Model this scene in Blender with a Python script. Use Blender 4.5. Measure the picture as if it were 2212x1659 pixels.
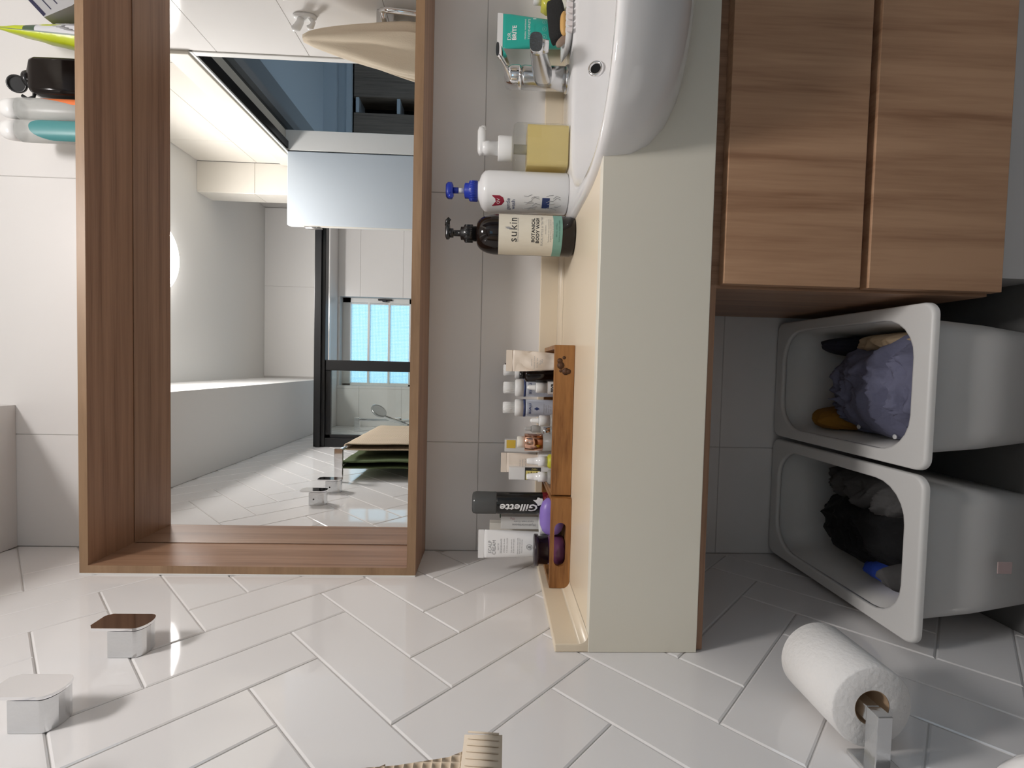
import bpy, bmesh, math, random
from mathutils import Vector, Matrix, noise
random.seed(7)
PI = math.pi
for o in list(bpy.data.objects): bpy.data.objects.remove(o)
sc = bpy.context.scene
COL = sc.collection

# ------------------------------------------------------------------ camera
cam_d = bpy.data.cameras.new('camera')
cam_d.sensor_fit = 'HORIZONTAL'; cam_d.sensor_width = 36.0
cam_d.lens = 1050.0/2212.0*36.0
cam_d.clip_start = 0.01; cam_d.clip_end = 60
cam = bpy.data.objects.new('camera', cam_d); COL.objects.link(cam)
RX = Vector((0.02457, -0.03745, -0.99900)).normalized()       # picture right = world down: the photo lies on its side
FW = Vector((-0.03790, 0.99855, -0.03836)).normalized()
DN = FW.cross(RX).normalized()
RX = DN.cross(FW).normalized()
m = Matrix(((RX.x, -DN.x, -FW.x), (RX.y, -DN.y, -FW.y), (RX.z, -DN.z, -FW.z))).to_4x4()
m.translation = Vector((0.4584, -1.1848, 0.96))
cam.matrix_world = m
sc.camera = cam

# ------------------------------------------------------------------ world, exposure
w = bpy.data.worlds.new('daylight'); sc.world = w; w.use_nodes = True
wb = w.node_tree.nodes['Background']
wb.inputs[0].default_value = (0.60, 0.81, 1.0, 1); wb.inputs[1].default_value = 1.55
sc.view_settings.view_transform = 'Standard'; sc.view_settings.look = 'None'
sc.view_settings.gamma = 1.0; sc.view_settings.use_curve_mapping = False
sc.view_settings.exposure = 0.1
LAMP_POWER = 86.0; LAMP_SIDE = 8.0       # the bottom of the dome is far brighter than its flanks
LAMP_COLOR = (1.0, 0.955, 0.93)

# ------------------------------------------------------------------ materials
def mat(name, col=(.8, .8, .8), rough=.5, metal=0., spec=.5, trans=0., bump=None, var=None, coat=0., emis=None, sss=0., ior=1.5):
    M = bpy.data.materials.new(name); M.use_nodes = True
    nt = M.node_tree; b = nt.nodes['Principled BSDF']
    b.inputs['Base Color'].default_value = (*col, 1); b.inputs['Roughness'].default_value = rough
    b.inputs['Metallic'].default_value = metal; b.inputs['Specular IOR Level'].default_value = spec
    b.inputs['Transmission Weight'].default_value = trans; b.inputs['Coat Weight'].default_value = coat
    b.inputs['IOR'].default_value = ior
    if emis: b.inputs['Emission Color'].default_value = (*emis[0], 1); b.inputs['Emission Strength'].default_value = emis[1]
    tc = nt.nodes.new('ShaderNodeTexCoord')
    if var:                                    # (scale, amount): soft colour variation
        n = nt.nodes.new('ShaderNodeTexNoise'); n.inputs['Scale'].default_value = var[0]; n.inputs['Detail'].default_value = 4
        nt.links.new(tc.outputs['Object'], n.inputs['Vector'])
        mx = nt.nodes.new('ShaderNodeMixRGB'); mx.blend_type = 'MIX'
        mx.inputs[1].default_value = (*[c*(1-var[1]) for c in col], 1); mx.inputs[2].default_value = (*[min(1, c*(1+var[1])) for c in col], 1)
        nt.links.new(n.outputs['Fac'], mx.inputs[0]); nt.links.new(mx.outputs[0], b.inputs['Base Color'])
    if bump:                                   # (scale, strength, distance)
        n = nt.nodes.new('ShaderNodeTexNoise'); n.inputs['Scale'].default_value = bump[0]; n.inputs['Detail'].default_value = 3
        nt.links.new(tc.outputs['Object'], n.inputs['Vector'])
        bp = nt.nodes.new('ShaderNodeBump'); bp.inputs['Strength'].default_value = bump[1]; bp.inputs['Distance'].default_value = bump[2]
        nt.links.new(n.outputs['Fac'], bp.inputs['Height']); nt.links.new(bp.outputs['Normal'], b.inputs['Normal'])
    return M

def wood(name, dark, light, stretch, rough=.45, scale=1.0, coat=0.):
    """laminate / timber: stretched noise; stretch = low frequency along the grain axis"""
    M = bpy.data.materials.new(name); M.use_nodes = True
    nt = M.node_tree; b = nt.nodes['Principled BSDF']; b.inputs['Roughness'].default_value = rough
    b.inputs['Coat Weight'].default_value = coat
    tc = nt.nodes.new('ShaderNodeTexCoord'); mp = nt.nodes.new('ShaderNodeMapping')
    mp.inputs['Scale'].default_value = [s*scale for s in stretch]
    nt.links.new(tc.outputs['Object'], mp.inputs['Vector'])
    n1 = nt.nodes.new('ShaderNodeTexNoise'); n1.inputs['Scale'].default_value = 1.0; n1.inputs['Detail'].default_value = 6; n1.inputs['Distortion'].default_value = .35
    n2 = nt.nodes.new('ShaderNodeTexNoise'); n2.inputs['Scale'].default_value = 6.0; n2.inputs['Detail'].default_value = 3
    nt.links.new(mp.outputs[0], n1.inputs['Vector']); nt.links.new(mp.outputs[0], n2.inputs['Vector'])
    ad = nt.nodes.new('ShaderNodeMath'); ad.operation = 'MULTIPLY_ADD'; ad.inputs[1].default_value = .35
    nt.links.new(n2.outputs['Fac'], ad.inputs[0]); nt.links.new(n1.outputs['Fac'], ad.inputs[2])
    r = nt.nodes.new('ShaderNodeValToRGB'); e = r.color_ramp.elements
    e[0].position = .45; e[0].color = (*dark, 1); e[1].position = .85; e[1].color = (*light, 1)
    x = e.new(.62); x.color = (*[(a*.45+c*.55) for a, c in zip(dark, light)], 1)
    nt.links.new(ad.outputs[0], r.inputs[0]); nt.links.new(r.outputs[0], b.inputs['Base Color'])
    return M

def thin_glass(name, tint=(.96, .98, .97), refl=.9):
    M = bpy.data.materials.new(name); M.use_nodes = True; nt = M.node_tree; nt.nodes.clear()
    out = nt.nodes.new('ShaderNodeOutputMaterial'); t = nt.nodes.new('ShaderNodeBsdfTransparent'); t.inputs[0].default_value = (*tint, 1)
    g = nt.nodes.new('ShaderNodeBsdfGlossy'); g.inputs['Roughness'].default_value = .02; g.inputs[0].default_value = (refl, refl, refl, 1)
    lw = nt.nodes.new('ShaderNodeLayerWeight'); lw.inputs[0].default_value = .5
    pw = nt.nodes.new('ShaderNodeMath'); pw.operation = 'POWER'; pw.inputs[1].default_value = 4.; nt.links.new(lw.outputs['Facing'], pw.inputs[0])
    f = nt.nodes.new('ShaderNodeMath'); f.operation = 'MULTIPLY_ADD'; f.inputs[1].default_value = .6; f.inputs[2].default_value = .04; nt.links.new(pw.outputs[0], f.inputs[0])
    mx = nt.nodes.new('ShaderNodeMixShader'); nt.links.new(f.outputs[0], mx.inputs[0]); nt.links.new(t.outputs[0], mx.inputs[1]); nt.links.new(g.outputs[0], mx.inputs[2])
    nt.links.new(mx.outputs[0], out.inputs[0]); return M

def semi(name, col, clear, rough=.3, transl=.5, tint=None):
    """cloudy plastic, gel or ribbed glass: diffuse + translucent + part see-through"""
    M = bpy.data.materials.new(name); M.use_nodes = True; nt = M.node_tree; nt.nodes.clear()
    out = nt.nodes.new('ShaderNodeOutputMaterial')
    p = nt.nodes.new('ShaderNodeBsdfPrincipled'); p.inputs['Base Color'].default_value = (*col, 1); p.inputs['Roughness'].default_value = rough
    tl = nt.nodes.new('ShaderNodeBsdfTranslucent'); tl.inputs[0].default_value = (*col, 1)
    t = nt.nodes.new('ShaderNodeBsdfTransparent'); t.inputs[0].default_value = (*(tint or col), 1)
    m1 = nt.nodes.new('ShaderNodeMixShader'); m1.inputs[0].default_value = transl
    m2 = nt.nodes.new('ShaderNodeMixShader'); m2.inputs[0].default_value = clear
    nt.links.new(p.outputs[0], m1.inputs[1]); nt.links.new(tl.outputs[0], m1.inputs[2])
    nt.links.new(m1.outputs[0], m2.inputs[1]); nt.links.new(t.outputs[0], m2.inputs[2]); nt.links.new(m2.outputs[0], out.inputs[0])
    return M

def grid_glass(name):
    """wired / reeded window glass lit by the sky: fine square relief"""
    M = semi(name, (.80, .93, .98), .75, .25, .8, (.90, .98, 1.0)); nt = M.node_tree
    tc = nt.nodes.new('ShaderNodeTexCoord'); mp = nt.nodes.new('ShaderNodeMapping'); mp.inputs['Scale'].default_value = (95, 95, 95)
    br = nt.nodes.new('ShaderNodeTexBrick'); br.offset = 0; br.inputs['Mortar Size'].default_value = .12; br.inputs['Brick Width'].default_value = 1; br.inputs['Row Height'].default_value = 1
    br.inputs['Color1'].default_value = (.92, .99, 1, 1); br.inputs['Color2'].default_value = (.88, .97, 1, 1); br.inputs['Mortar'].default_value = (.62, .84, .93, 1); br.inputs['Scale'].default_value = 1
    sx = nt.nodes.new('ShaderNodeSeparateXYZ'); cx = nt.nodes.new('ShaderNodeCombineXYZ')
    nt.links.new(tc.outputs['Object'], mp.inputs[0]); nt.links.new(mp.outputs[0], sx.inputs[0])
    nt.links.new(sx.outputs['X'], cx.inputs['X']); nt.links.new(sx.outputs['Z'], cx.inputs['Y']); nt.links.new(cx.outputs[0], br.inputs['Vector'])
    for n in nt.nodes:
        if n.bl_idname in ('ShaderNodeBsdfTransparent', 'ShaderNodeBsdfTranslucent'): nt.links.new(br.outputs[0], n.inputs[0])
    return M

def waffle(name, c1, c2, scale, stripes=False):
    M = mat(name, c1, .9); nt = M.node_tree; b = nt.nodes['Principled BSDF']
    tc = nt.nodes.new('ShaderNodeTexCoord'); mp = nt.nodes.new('ShaderNodeMapping'); mp.inputs['Scale'].default_value = (scale, scale, scale)
    nt.links.new(tc.outputs['Object'], mp.inputs[0])
    sep = nt.nodes.new('ShaderNodeSeparateXYZ'); nt.links.new(mp.outputs[0], sep.inputs[0])
    ws = []
    for ax in ('Y', 'Z'):
        s = nt.nodes.new('ShaderNodeMath'); s.operation = 'SINE'; nt.links.new(sep.outputs[ax], s.inputs[0])
        a = nt.nodes.new('ShaderNodeMath'); a.operation = 'ABSOLUTE'; nt.links.new(s.outputs[0], a.inputs[0]); ws.append(a)
    mu = nt.nodes.new('ShaderNodeMath'); mu.operation = 'MULTIPLY'; nt.links.new(ws[0].outputs[0], mu.inputs[0]); nt.links.new(ws[1].outputs[0], mu.inputs[1])
    mx = nt.nodes.new('ShaderNodeMixRGB'); mx.inputs[1].default_value = (*c1, 1); mx.inputs[2].default_value = (*c2, 1)
    nt.links.new(mu.outputs[0], mx.inputs[0]); nt.links.new(mx.outputs[0], b.inputs['Base Color'])
    bp = nt.nodes.new('ShaderNodeBump'); bp.inputs['Strength'].default_value = .8; bp.inputs['Distance'].default_value = .003; bp.invert = True
    nt.links.new(mu.outputs[0], bp.inputs['Height']); nt.links.new(bp.outputs[0], b.inputs['Normal'])
    return M

TILE_GLOSS = mat('glossy white tile', (.88, .862, .855), .05, spec=.5, bump=(7, .12, .002))
TILE_FLAT = mat('glossy white flat tile', (.87, .855, .84), .06, spec=.45)
TILE_IVORY = mat('ivory tile toned down for lamp', (.70, .665, .60), .15, spec=.45)  # cream glaze, darkened further to hold down the lamp's hot spots
TILE_SATIN = mat('satin white tile', (.87, .852, .838), .22, spec=.4, bump=(9, .1, .001))
GROUT = mat('pale grout', (.64, .62, .60), .9)
PAINT = mat('white ceiling paint', (.86, .85, .825), .8)
SOFFIT = mat('white boxed soffit paint', (.86, .855, .84), .7)
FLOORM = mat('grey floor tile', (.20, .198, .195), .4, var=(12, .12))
WOOD_X = wood('walnut laminate grain across', (.215, .108, .060), (.40, .228, .138), (1.3, 45, 90), .42)
EDGEW = wood('tan edge banding', (.235, .14, .075), (.36, .225, .128), (3.0, 26, 26), .45)
WOOD_Z = wood('walnut laminate grain upright', (.24, .125, .072), (.44, .26, .162), (90, 45, 1.3), .42)
WOOD_D = wood('walnut laminate drawer front', (.36, .19, .105), (.60, .362, .218), (30, 12, 1.5), .38)
TEAK = wood('oiled teak', (.21, .085, .024), (.40, .185, .058), (6, 60, 60), .4)
CREAM = mat('cream solid surface', (.86, .745, .575), .28, spec=.45)
APRON = mat('cream solid surface apron', (.83, .79, .68), .35, spec=.4)
CERAMIC = mat('white vitreous china', (.86, .85, .85), .06, spec=.6, coat=.3)
CHROME = mat('polished chrome', (.88, .88, .89), .06, metal=1.)
CHROME_W = mat('water spotted chrome', (.72, .73, .74), .2, metal=1., bump=(160, .25, .001))
STEEL = mat('brushed steel', (.55, .55, .55), .35, metal=1., bump=(90, .2, .001))
MIRROR = mat('mirror silver', (.93, .94, .935), .0, metal=1.)
BLACKAL = mat('black powder coated aluminium', (.012, .012, .013), .3)
WHITEAL = mat('white aluminium', (.80, .80, .78), .35)
DOORW = mat('white door with daylight tint', (.56, .62, .68), .4, bump=(14, .1, .002))  # white door; hallway daylight blue and a dimmer tone are put into its colour
GLASS = thin_glass('clear glass', (.93, .965, .95))
CLEARP = thin_glass('clear plastic', (.95, .96, .95))
PANE = grid_glass('textured window glass')
WHITEP = mat('white plastic', (.86, .86, .85), .3)
WHITEG = mat('glossy white plastic', (.88, .88, .88), .15)
BLACKP = mat('black plastic', (.012, .012, .013), .25)
AMBER = mat('dark amber plastic', (.010, .006, .005), .07, spec=.45)
BLUEP = mat('royal blue plastic', (.022, .05, .42), .3)
PRINT_BLACK = mat('black print', (.03, .03, .032), .6)
PRINT_GREY = mat('grey print', (.34, .34, .35), .6)
PRINT_WHITE = mat('white print', (.88, .88, .88), .5)
PRINT_NAVY = mat('navy print', (.03, .05, .16), .5)
PRINT_RED = mat('crimson print', (.34, .02, .05), .5)
CREAML = mat('cream paper label', (.80, .75, .63), .55)
SAGE = mat('sage green label', (.21, .42, .35), .5)
TEAL = mat('teal tube plastic', (.03, .44, .36), .3)
YELLOWGEL = semi('yellow liquid soap', (1.0, .83, .38), .12, .12, .25, (1.0, .95, .72))
FROST = semi('frosted plastic', (.82, .83, .82), .35, .3, .5)
BINP = semi('translucent white bin plastic', (.90, .89, .87), .02, .4, .10, (.9, .9, .9))
ROSE = mat('rose gold metal', (.80, .48, .36), .16, metal=1.)
BEIGEP = mat('beige tube laminate', (.80, .70, .60), .4, bump=(60, .3, .002))
PUMICE = mat('charcoal pumice', (.022, .022, .022), .9, bump=(220, .8, .002))
ORANGES = mat('orange soap bar', (.80, .48, .17), .5)
TAUPE = mat('taupe soap sliver', (.36, .26, .20), .5)
PAPER = mat('white tissue paper', (.88, .865, .85), .95, bump=(180, .5, .002))
CARD = mat('brown cardboard', (.48, .33, .21), .9)
PURPLE = mat('lilac plastic', (.30, .20, .62), .35)
PURPLEJ = mat('plum plastic jar', (.17, .06, .15), .2)
LIME = mat('lime green pouch', (.50, .58, .02), .3, bump=(30, .4, .004))
PALEBOX = mat('pale carton', (.84, .83, .80), .6)
NAVY = mat('navy print edge', (.012, .012, .05), .4)
GREYW = mat('grey printed wrap', (.40, .40, .41), .4)
ORANGEP = mat('orange print', (.85, .22, .07), .4)
TEALP = mat('dusty teal print', (.07, .27, .28), .4)
TOWEL_B = waffle('beige waffle towel', (.80, .66, .50), (.50, .38, .26), 420)
TOWEL_G = mat('olive green towel', (.085, .115, .048), .95, bump=(300, .4, .003))
TOWEL_C = mat('cream cotton towel', (.74, .64, .50), .95, bump=(260, .3, .002))
SHIRT = mat('slate blue cotton', (.175, .18, .27), .9, bump=(38, .8, .006))
OCHRE = mat('ochre cotton', (.36, .17, .02), .9, bump=(38, .8, .006))
SAND = mat('sand cotton', (.56, .42, .27), .9, bump=(38, .8, .006))
INK = mat('ink blue cotton', (.035, .035, .055), .95, bump=(38, .8, .006))
BLACKC = mat('black cotton', (.006, .006, .007), .95, bump=(38, .8, .006))
GREYC = mat('charcoal cotton', (.085, .082, .082), .95, bump=(38, .8, .006))
BLUEC = mat('bright blue cotton', (.02, .06, .38), .9, bump=(38, .8, .006))
DARKWOOD = wood('dark brown wardrobe wood', (.15, .105, .075), (.27, .20, .15), (90, 30, 3), .5)
HALLP = mat('hallway paint', (.62, .66, .70), .8)
SILICONE = mat('white silicone bead', (.82, .81, .79), .4)
RUBBER = mat('dark rubber', (.02, .02, .02), .7)
DIFF = bpy.data.materials.new('lamp diffuser'); DIFF.use_nodes = True
_b = DIFF.node_tree.nodes['Principled BSDF']; _b.inputs['Base Color'].default_value = (.9, .9, .9, 1)
_b.inputs['Emission Color'].default_value = (*LAMP_COLOR, 1); _b.inputs['Emission Strength'].default_value = LAMP_POWER

DIFF_SIDE = DIFF.copy(); DIFF_SIDE.name = 'lamp diffuser rim'; DIFF_SIDE.node_tree.nodes['Principled BSDF'].inputs['Emission Strength'].default_value = LAMP_SIDE
# ------------------------------------------------------------------ mesh helpers
class MB:
    """collects shapes into one mesh"""
    def __init__(s): s.v = []; s.f = []; s.m = []; s.sm = []
    def add(s, vs, fs, mi=0, smooth=False):
        o = len(s.v); s.v += [tuple(x) for x in vs]
        for f in fs: s.f.append(tuple(i+o for i in f)); s.m.append(mi); s.sm.append(smooth)
        return s
    def box(s, x0, x1, y0, y1, z0, z1, r=0., mi=0):
        if r <= 0:
            vs = [(x, y, z) for z in (z0, z1) for (x, y) in ((x0, y0), (x1, y0), (x1, y1), (x0, y1))]
            return s.add(vs, [(3, 2, 1, 0), (4, 5, 6, 7), (0, 1, 5, 4), (1, 2, 6, 5), (2, 3, 7, 6), (3, 0, 4, 7)], mi)
        bm = bmesh.new(); bmesh.ops.create_cube(bm, size=1)
        for v in bm.verts: v.co = Vector(((x0+x1)/2+v.co.x*(x1-x0), (y0+y1)/2+v.co.y*(y1-y0), (z0+z1)/2+v.co.z*(z1-z0)))
        bmesh.ops.bevel(bm, geom=list(bm.edges), offset=r, segments=2, profile=.5, affect='EDGES')
        bm.verts.index_update()
        s.add([v.co for v in bm.verts], [[v.index for v in f.verts] for f in bm.faces], mi, False); bm.free(); return s
    def loft(s, rings, mi=0, smooth=True, cap0=True, cap1=True, closed=True):
        n = len(rings[0]); vs = [p for r in rings for p in r]; fs = []
        for k in range(len(rings)-1):
            for i in range(n if closed else n-1):
                j = (i+1) % n; fs.append((k*n+i, k*n+j, (k+1)*n+j, (k+1)*n+i))
        o = len(s.v); s.add(vs, fs, mi, smooth)
        if cap0: s.f.append(tuple(o+i for i in range(n-1, -1, -1))); s.m.append(mi); s.sm.append(False)
        if cap1: s.f.append(tuple(o+(len(rings)-1)*n+i for i in range(n))); s.m.append(mi); s.sm.append(False)
        return s
    def lathe(s, prof, cx=0, cy=0, cz=0, n=28, mi=0, smooth=True, axis='z', cap=True):
        rings = []
        for r, z in prof:
            ring = []
            for i in range(n):
                a = 2*PI*i/n; c, d = r*math.cos(a), r*math.sin(a)
                ring.append((cx+c, cy+d, cz+z) if axis == 'z' else ((cx+z, cy+c, cz+d) if axis == 'x' else (cx+d, cy+z, cz+c)))
            rings.append(ring)
        return s.loft(rings, mi, smooth, cap, cap)
    def tube(s, pts, r, n=12, mi=0, cap=True):
        pts = [Vector(p) for p in pts]; rings = []; up = Vector((0, 0, 1)); prev = None
        for i, p in enumerate(pts):
            t = (pts[min(i+1, len(pts)-1)]-pts[max(i-1, 0)]).normalized()
            if prev is None:
                a = t.cross(up); a = a if a.length > .05 else t.cross(Vector((1, 0, 0)))
            else: a = prev-t*prev.dot(t)
            a.normalize(); prev = a; b = t.cross(a); rr = r[i] if isinstance(r, (list, tuple)) else r
            rings.append([p+a*math.cos(2*PI*k/n)*rr+b*math.sin(2*PI*k/n)*rr for k in range(n)])
        return s.loft(rings, mi, True, cap, cap)
    def prism(s, poly, z0, z1, mi=0, smooth=False, fn=None):
        fn = fn or (lambda x, y, z: (x, y, z))
        return s.loft([[fn(x, y, z0) for x, y in poly], [fn(x, y, z1) for x, y in poly]], mi, smooth)
    def build(s, name, mats, parent=None, world=True):
        me = bpy.data.meshes.new(name); off = Vector((0, 0, 0))
        if parent is not None and world:
            p = parent
            while p: off += p.location; p = p.parent
        me.from_pydata([Vector(v)-off for v in s.v], [], s.f)
        for mm in (mats if isinstance(mats, (list, tuple)) else [mats]): me.materials.append(mm)
        for p, mi, sm in zip(me.polygons, s.m, s.sm): p.material_index = mi; p.use_smooth = sm
        bm = bmesh.new(); bm.from_mesh(me); bmesh.ops.recalc_face_normals(bm, faces=bm.faces); bm.to_mesh(me); bm.free()
        o = bpy.data.objects.new(name, me); COL.objects.link(o)
        if parent is not None: o.parent = parent
        if name in ('lettering', 'label_print', 'stripe_print'): o['kind'] = 'stuff'
        return o

def rr(x0, x1, y0, y1, r, n=5):
    pts = []
    for cx, cy, a0 in ((x1-r, y1-r, 0), (x0+r, y1-r, PI/2), (x0+r, y0+r, PI), (x1-r, y0+r, 1.5*PI)):
        for k in range(n+1):
            a = a0+PI/2*k/n; pts.append((cx+r*math.cos(a), cy+r*math.sin(a)))
    return pts
def sup(cx, cy, a, b, e=2.5, n=48):
    out = []
    for k in range(n):
        t = 2*PI*k/n; c, s_ = math.cos(t), math.sin(t)
        out.append((cx+a*math.copysign(abs(c)**(2/e), c), cy+b*math.copysign(abs(s_)**(2/e), s_)))
    return out
def z_ring(poly, z): return [(x, y, z) for x, y in poly]

def tag(o, label, cat, group=None):
    o['label'] = label; o['category'] = cat
    if group: o['group'] = group
    return o
def thing(name, label, cat, loc, group=None):
    o = bpy.data.objects.new(name, None); COL.objects.link(o); o.location = loc; o.empty_display_size = .05
    return tag(o, label, cat, group)
def struct(o, label, cat):
    o['kind'] = 'structure'; return tag(o, label, cat)
def empty_struct(name, label, cat, loc=(0, 0, 0)):
    return struct(thing(name, label, cat, loc), label, cat)
def dup(root, loc, label, group=None):
    def cp(o, par):
        c = o.copy(); COL.objects.link(c)
        if par: c.parent = par
        for ch in [x for x in bpy.data.objects if x.parent == o]: cp(ch, c)
        return c
    r = cp(root, None); r.location = loc; r['label'] = label
    if group: r['group'] = group
    return r

def patch(mb, poly, fn, mi=0, n=4):
    cu = sum(p[0] for p in poly)/len(poly); cv = sum(p[1] for p in poly)/len(poly)
    mb.loft([[fn(cu+(u-cu)*k/n, cv+(v-cv)*k/n) for u, v in poly] for k in range(n, -1, -1)], mi, False, False, False); return mb
_tcache = {}
def text_mesh(s, size, bold=0., shear=0., align='CENTER', space=1.):
    k = (s, size, bold, shear, align, space)
    if k in _tcache: return _tcache[k]
    cu = bpy.data.curves.new('t', 'FONT'); cu.body = s; cu.size = size; cu.offset = bold; cu.shear = shear
    cu.align_x = align; cu.align_y = 'CENTER'; cu.resolution_u = 2; cu.space_character = space
    o = bpy.data.objects.new('t', cu); COL.objects.link(o)
    dg = bpy.context.evaluated_depsgraph_get(); me = o.evaluated_get(dg).to_mesh()
    r = ([v.co.copy() for v in me.vertices], [tuple(p.vertices) for p in me.polygons])
    o.evaluated_get(dg).to_mesh_clear(); bpy.data.objects.remove(o); bpy.data.curves.remove(cu)
    _tcache[k] = r; return r
def add_text(mb, s, size, fn, mi=0, cut=None, **kw):
    vs, fs = text_mesh(s, size, **kw)
    cut = cut or ('x', max(.0018, size*.22))
    bm = bmesh.new(); bv = [bm.verts.new(v) for v in vs]
    for f in fs:
        try: bm.faces.new([bv[i] for i in f])
        except ValueError: pass
    ax = 0 if cut[0] == 'x' else 1; lo = min(v[ax] for v in vs); hi = max(v[ax] for v in vs); n = int((hi-lo)/cut[1])
    for k in range(1, min(n, 60)+1):
        p = [0, 0, 0]; p[ax] = lo+(hi-lo)*k/(min(n, 60)+1); q = [0, 0, 0]; q[ax] = 1
        bmesh.ops.bisect_plane(bm, geom=list(bm.verts)+list(bm.edges)+list(bm.faces), plane_co=p, plane_no=q)
    bm.verts.index_update(); vs = [v.co.copy() for v in bm.verts]; fs = [[v.index for v in f.verts] for f in bm.faces]; bm.free()
    mb.add([fn(v.x, v.y) for v in vs], fs, mi); return mb
def cyl(cx, cy, R, z, phi=0.):
    """print wrapped round a bottle facing the room (-Y), turned by phi"""
    return lambda u, v: (cx+R*math.sin(phi+u/R), cy-R*math.cos(phi+u/R), z+v)
def flat(x, y, z, rot=0., lean=0.):
    c, s_ = math.cos(rot), math.sin(rot)
    return lambda u, v: (x+u*c-v*s_, y+(u*s_+v*c)*lean, z+u*s_+v*c)
def arc_patch(mb, cx, cy, R, z0, z1, a0, a1, mi=0, n=16):
    rings = [[(cx+R*math.sin(a0+(a1-a0)*i/n), cy-R*math.cos(a0+(a1-a0)*i/n), z) for i in range(n+1)] for z in (z0, z1)]
    return mb.loft(rings, mi, True, False, False, closed=False)

# ================================================================== ROOM SHELL
XR, YF, ZC = 1.465, -2.345, 2.50
TJ = .0024                                   # joint depth behind the tile faces

def clip(poly, a, b, c):                     # keep a*x+b*y<=c
    out = []
    for i in range(len(poly)):
        p, q = poly[i], poly[(i+1) % len(poly)]
        dp, dq = a*p[0]+b*p[1]-c, a*q[0]+b*q[1]-c
        if dp <= 1e-9: out.append(p)
        if (dp < -1e-9 and dq > 1e-9) or (dp > 1e-9 and dq < -1e-9):
            t = dp/(dp-dq); out.append((p[0]+(q[0]-p[0])*t, p[1]+(q[1]-p[1])*t))
    return out
def area(p): return .5*sum(p[i][0]*p[(i+1) % len(p)][1]-p[(i+1) % len(p)][0]*p[i][1] for i in range(len(p)))
def inset(poly, d):
    n = len(poly); sgn = 1 if area(poly) > 0 else -1; out = []
    ln = []
    for i in range(n):
        p, q = poly[i], poly[(i+1) % n]; L = math.hypot(q[0]-p[0], q[1]-p[1]) or 1e-9
        nx, ny = -(q[1]-p[1])/L*sgn, (q[0]-p[0])/L*sgn
        ln.append((nx, ny, nx*p[0]+ny*p[1]+d))
    for i in range(n):
        a1, b1, c1 = ln[i-1]; a2, b2, c2 = ln[i]; D = a1*b2-a2*b1
        if abs(D) < 1e-6: out.append((poly[i][0]+a2*d, poly[i][1]+b2*d)); continue
        out.append(((c1*b2-c2*b1)/D, (a1*c2-a2*c1)/D))
    return out
def tile_mesh(name, poly, fn, m_, bev=.0022, gap=.0009):
    """poly in wall coordinates; fn(u,v,depth) -> local xyz, depth 0 = tile face"""
    a = inset(poly, gap); b = inset(poly, gap+bev)
    vs = [fn(u, v, -TJ*1.6) for u, v in a]+[fn(u, v, -TJ*.55) for u, v in a]+[fn(u, v, 0) for u, v in b]
    n = len(poly); fs = [tuple(2*n+i for i in range(n))]
    for k in (0, 1):
        for i in range(n):
            j = (i+1) % n; fs.append((k*n+i, k*n+j, (k+1)*n+j, (k+1)*n+i))
    me = bpy.data.meshes.new(name); me.from_pydata(vs, [], fs); me.materials.append(m_)
    bm = bmesh.new(); bm.from_mesh(me); bmesh.ops.recalc_face_normals(bm, faces=bm.faces); bm.to_mesh(me); bm.free()
    return me
def tile_obj(me, parent, loc=(0, 0, 0), rot=(0, 0, 0)):
    o = bpy.data.objects.new('tile', me); COL.objects.link(o); o.parent = parent; o.location = loc; o.rotation_euler = rot; return o
def grid_tiles(parent, fn, m_, u0, u1, v0, v1, uo, vo, tw=.6, th=.3, hole=None):
    """stack-bonded wall tiles; joints fall on uo+k*tw and vo+k*th"""
    i0, i1 = math.floor((u0-uo)/tw+1e-6), math.ceil((u1-uo)/tw-1e-6); j0, j1 = math.floor((v0-vo)/th+1e-6), math.ceil((v1-vo)/th-1e-6)
    for i in range(i0, i1):
        for j in range(j0, j1):
            a, b, c, d = max(u0, uo+i*tw), min(u1, uo+(i+1)*tw), max(v0, vo+j*th), min(v1, vo+(j+1)*th)
            rects = [(a, b, c, d)]
            if hole:
                ha, hb, hc, hd = hole
                if a < hb and b > ha and c < hd and d > hc:
                    rects = [(a, min(b, ha), c, d), (max(a, hb), b, c, d), (max(a, ha), min(b, hb), c, hc), (max(a, ha), min(b, hb), hd, d)]
            for (a_, b_, c_, d_) in rects:
                if b_-a_ < .012 or d_-c_ < .012: continue
                t = tile_mesh('tile', [(a_, c_), (b_, c_), (b_, d_), (a_, d_)], fn, m_, .0008, .0006)
                tile_obj(t, parent)

# floor, ceiling
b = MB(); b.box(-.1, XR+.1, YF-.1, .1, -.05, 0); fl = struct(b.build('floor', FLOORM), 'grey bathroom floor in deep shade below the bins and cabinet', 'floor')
b = MB(); b.box(-.1, XR+.1, YF-.1, .1, ZC, ZC+.05); struct(b.build('ceiling', PAINT), 'flat white painted bathroom ceiling carrying the round lamp', 'ceiling')

# back wall, 600 x 300 tiles
b = MB(); b.box(-.1, XR+.1, TJ, .1, 0, ZC); wbk = struct(b.build('wall_back', GROUT), 'back wall of large satin white tiles behind mirror cabinet and basin', 'wall')
grid_tiles(wbk, lambda u, v, d: (u, -d, v), TILE_SATIN, 0, XR, 0, ZC, .268, .093)

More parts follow.
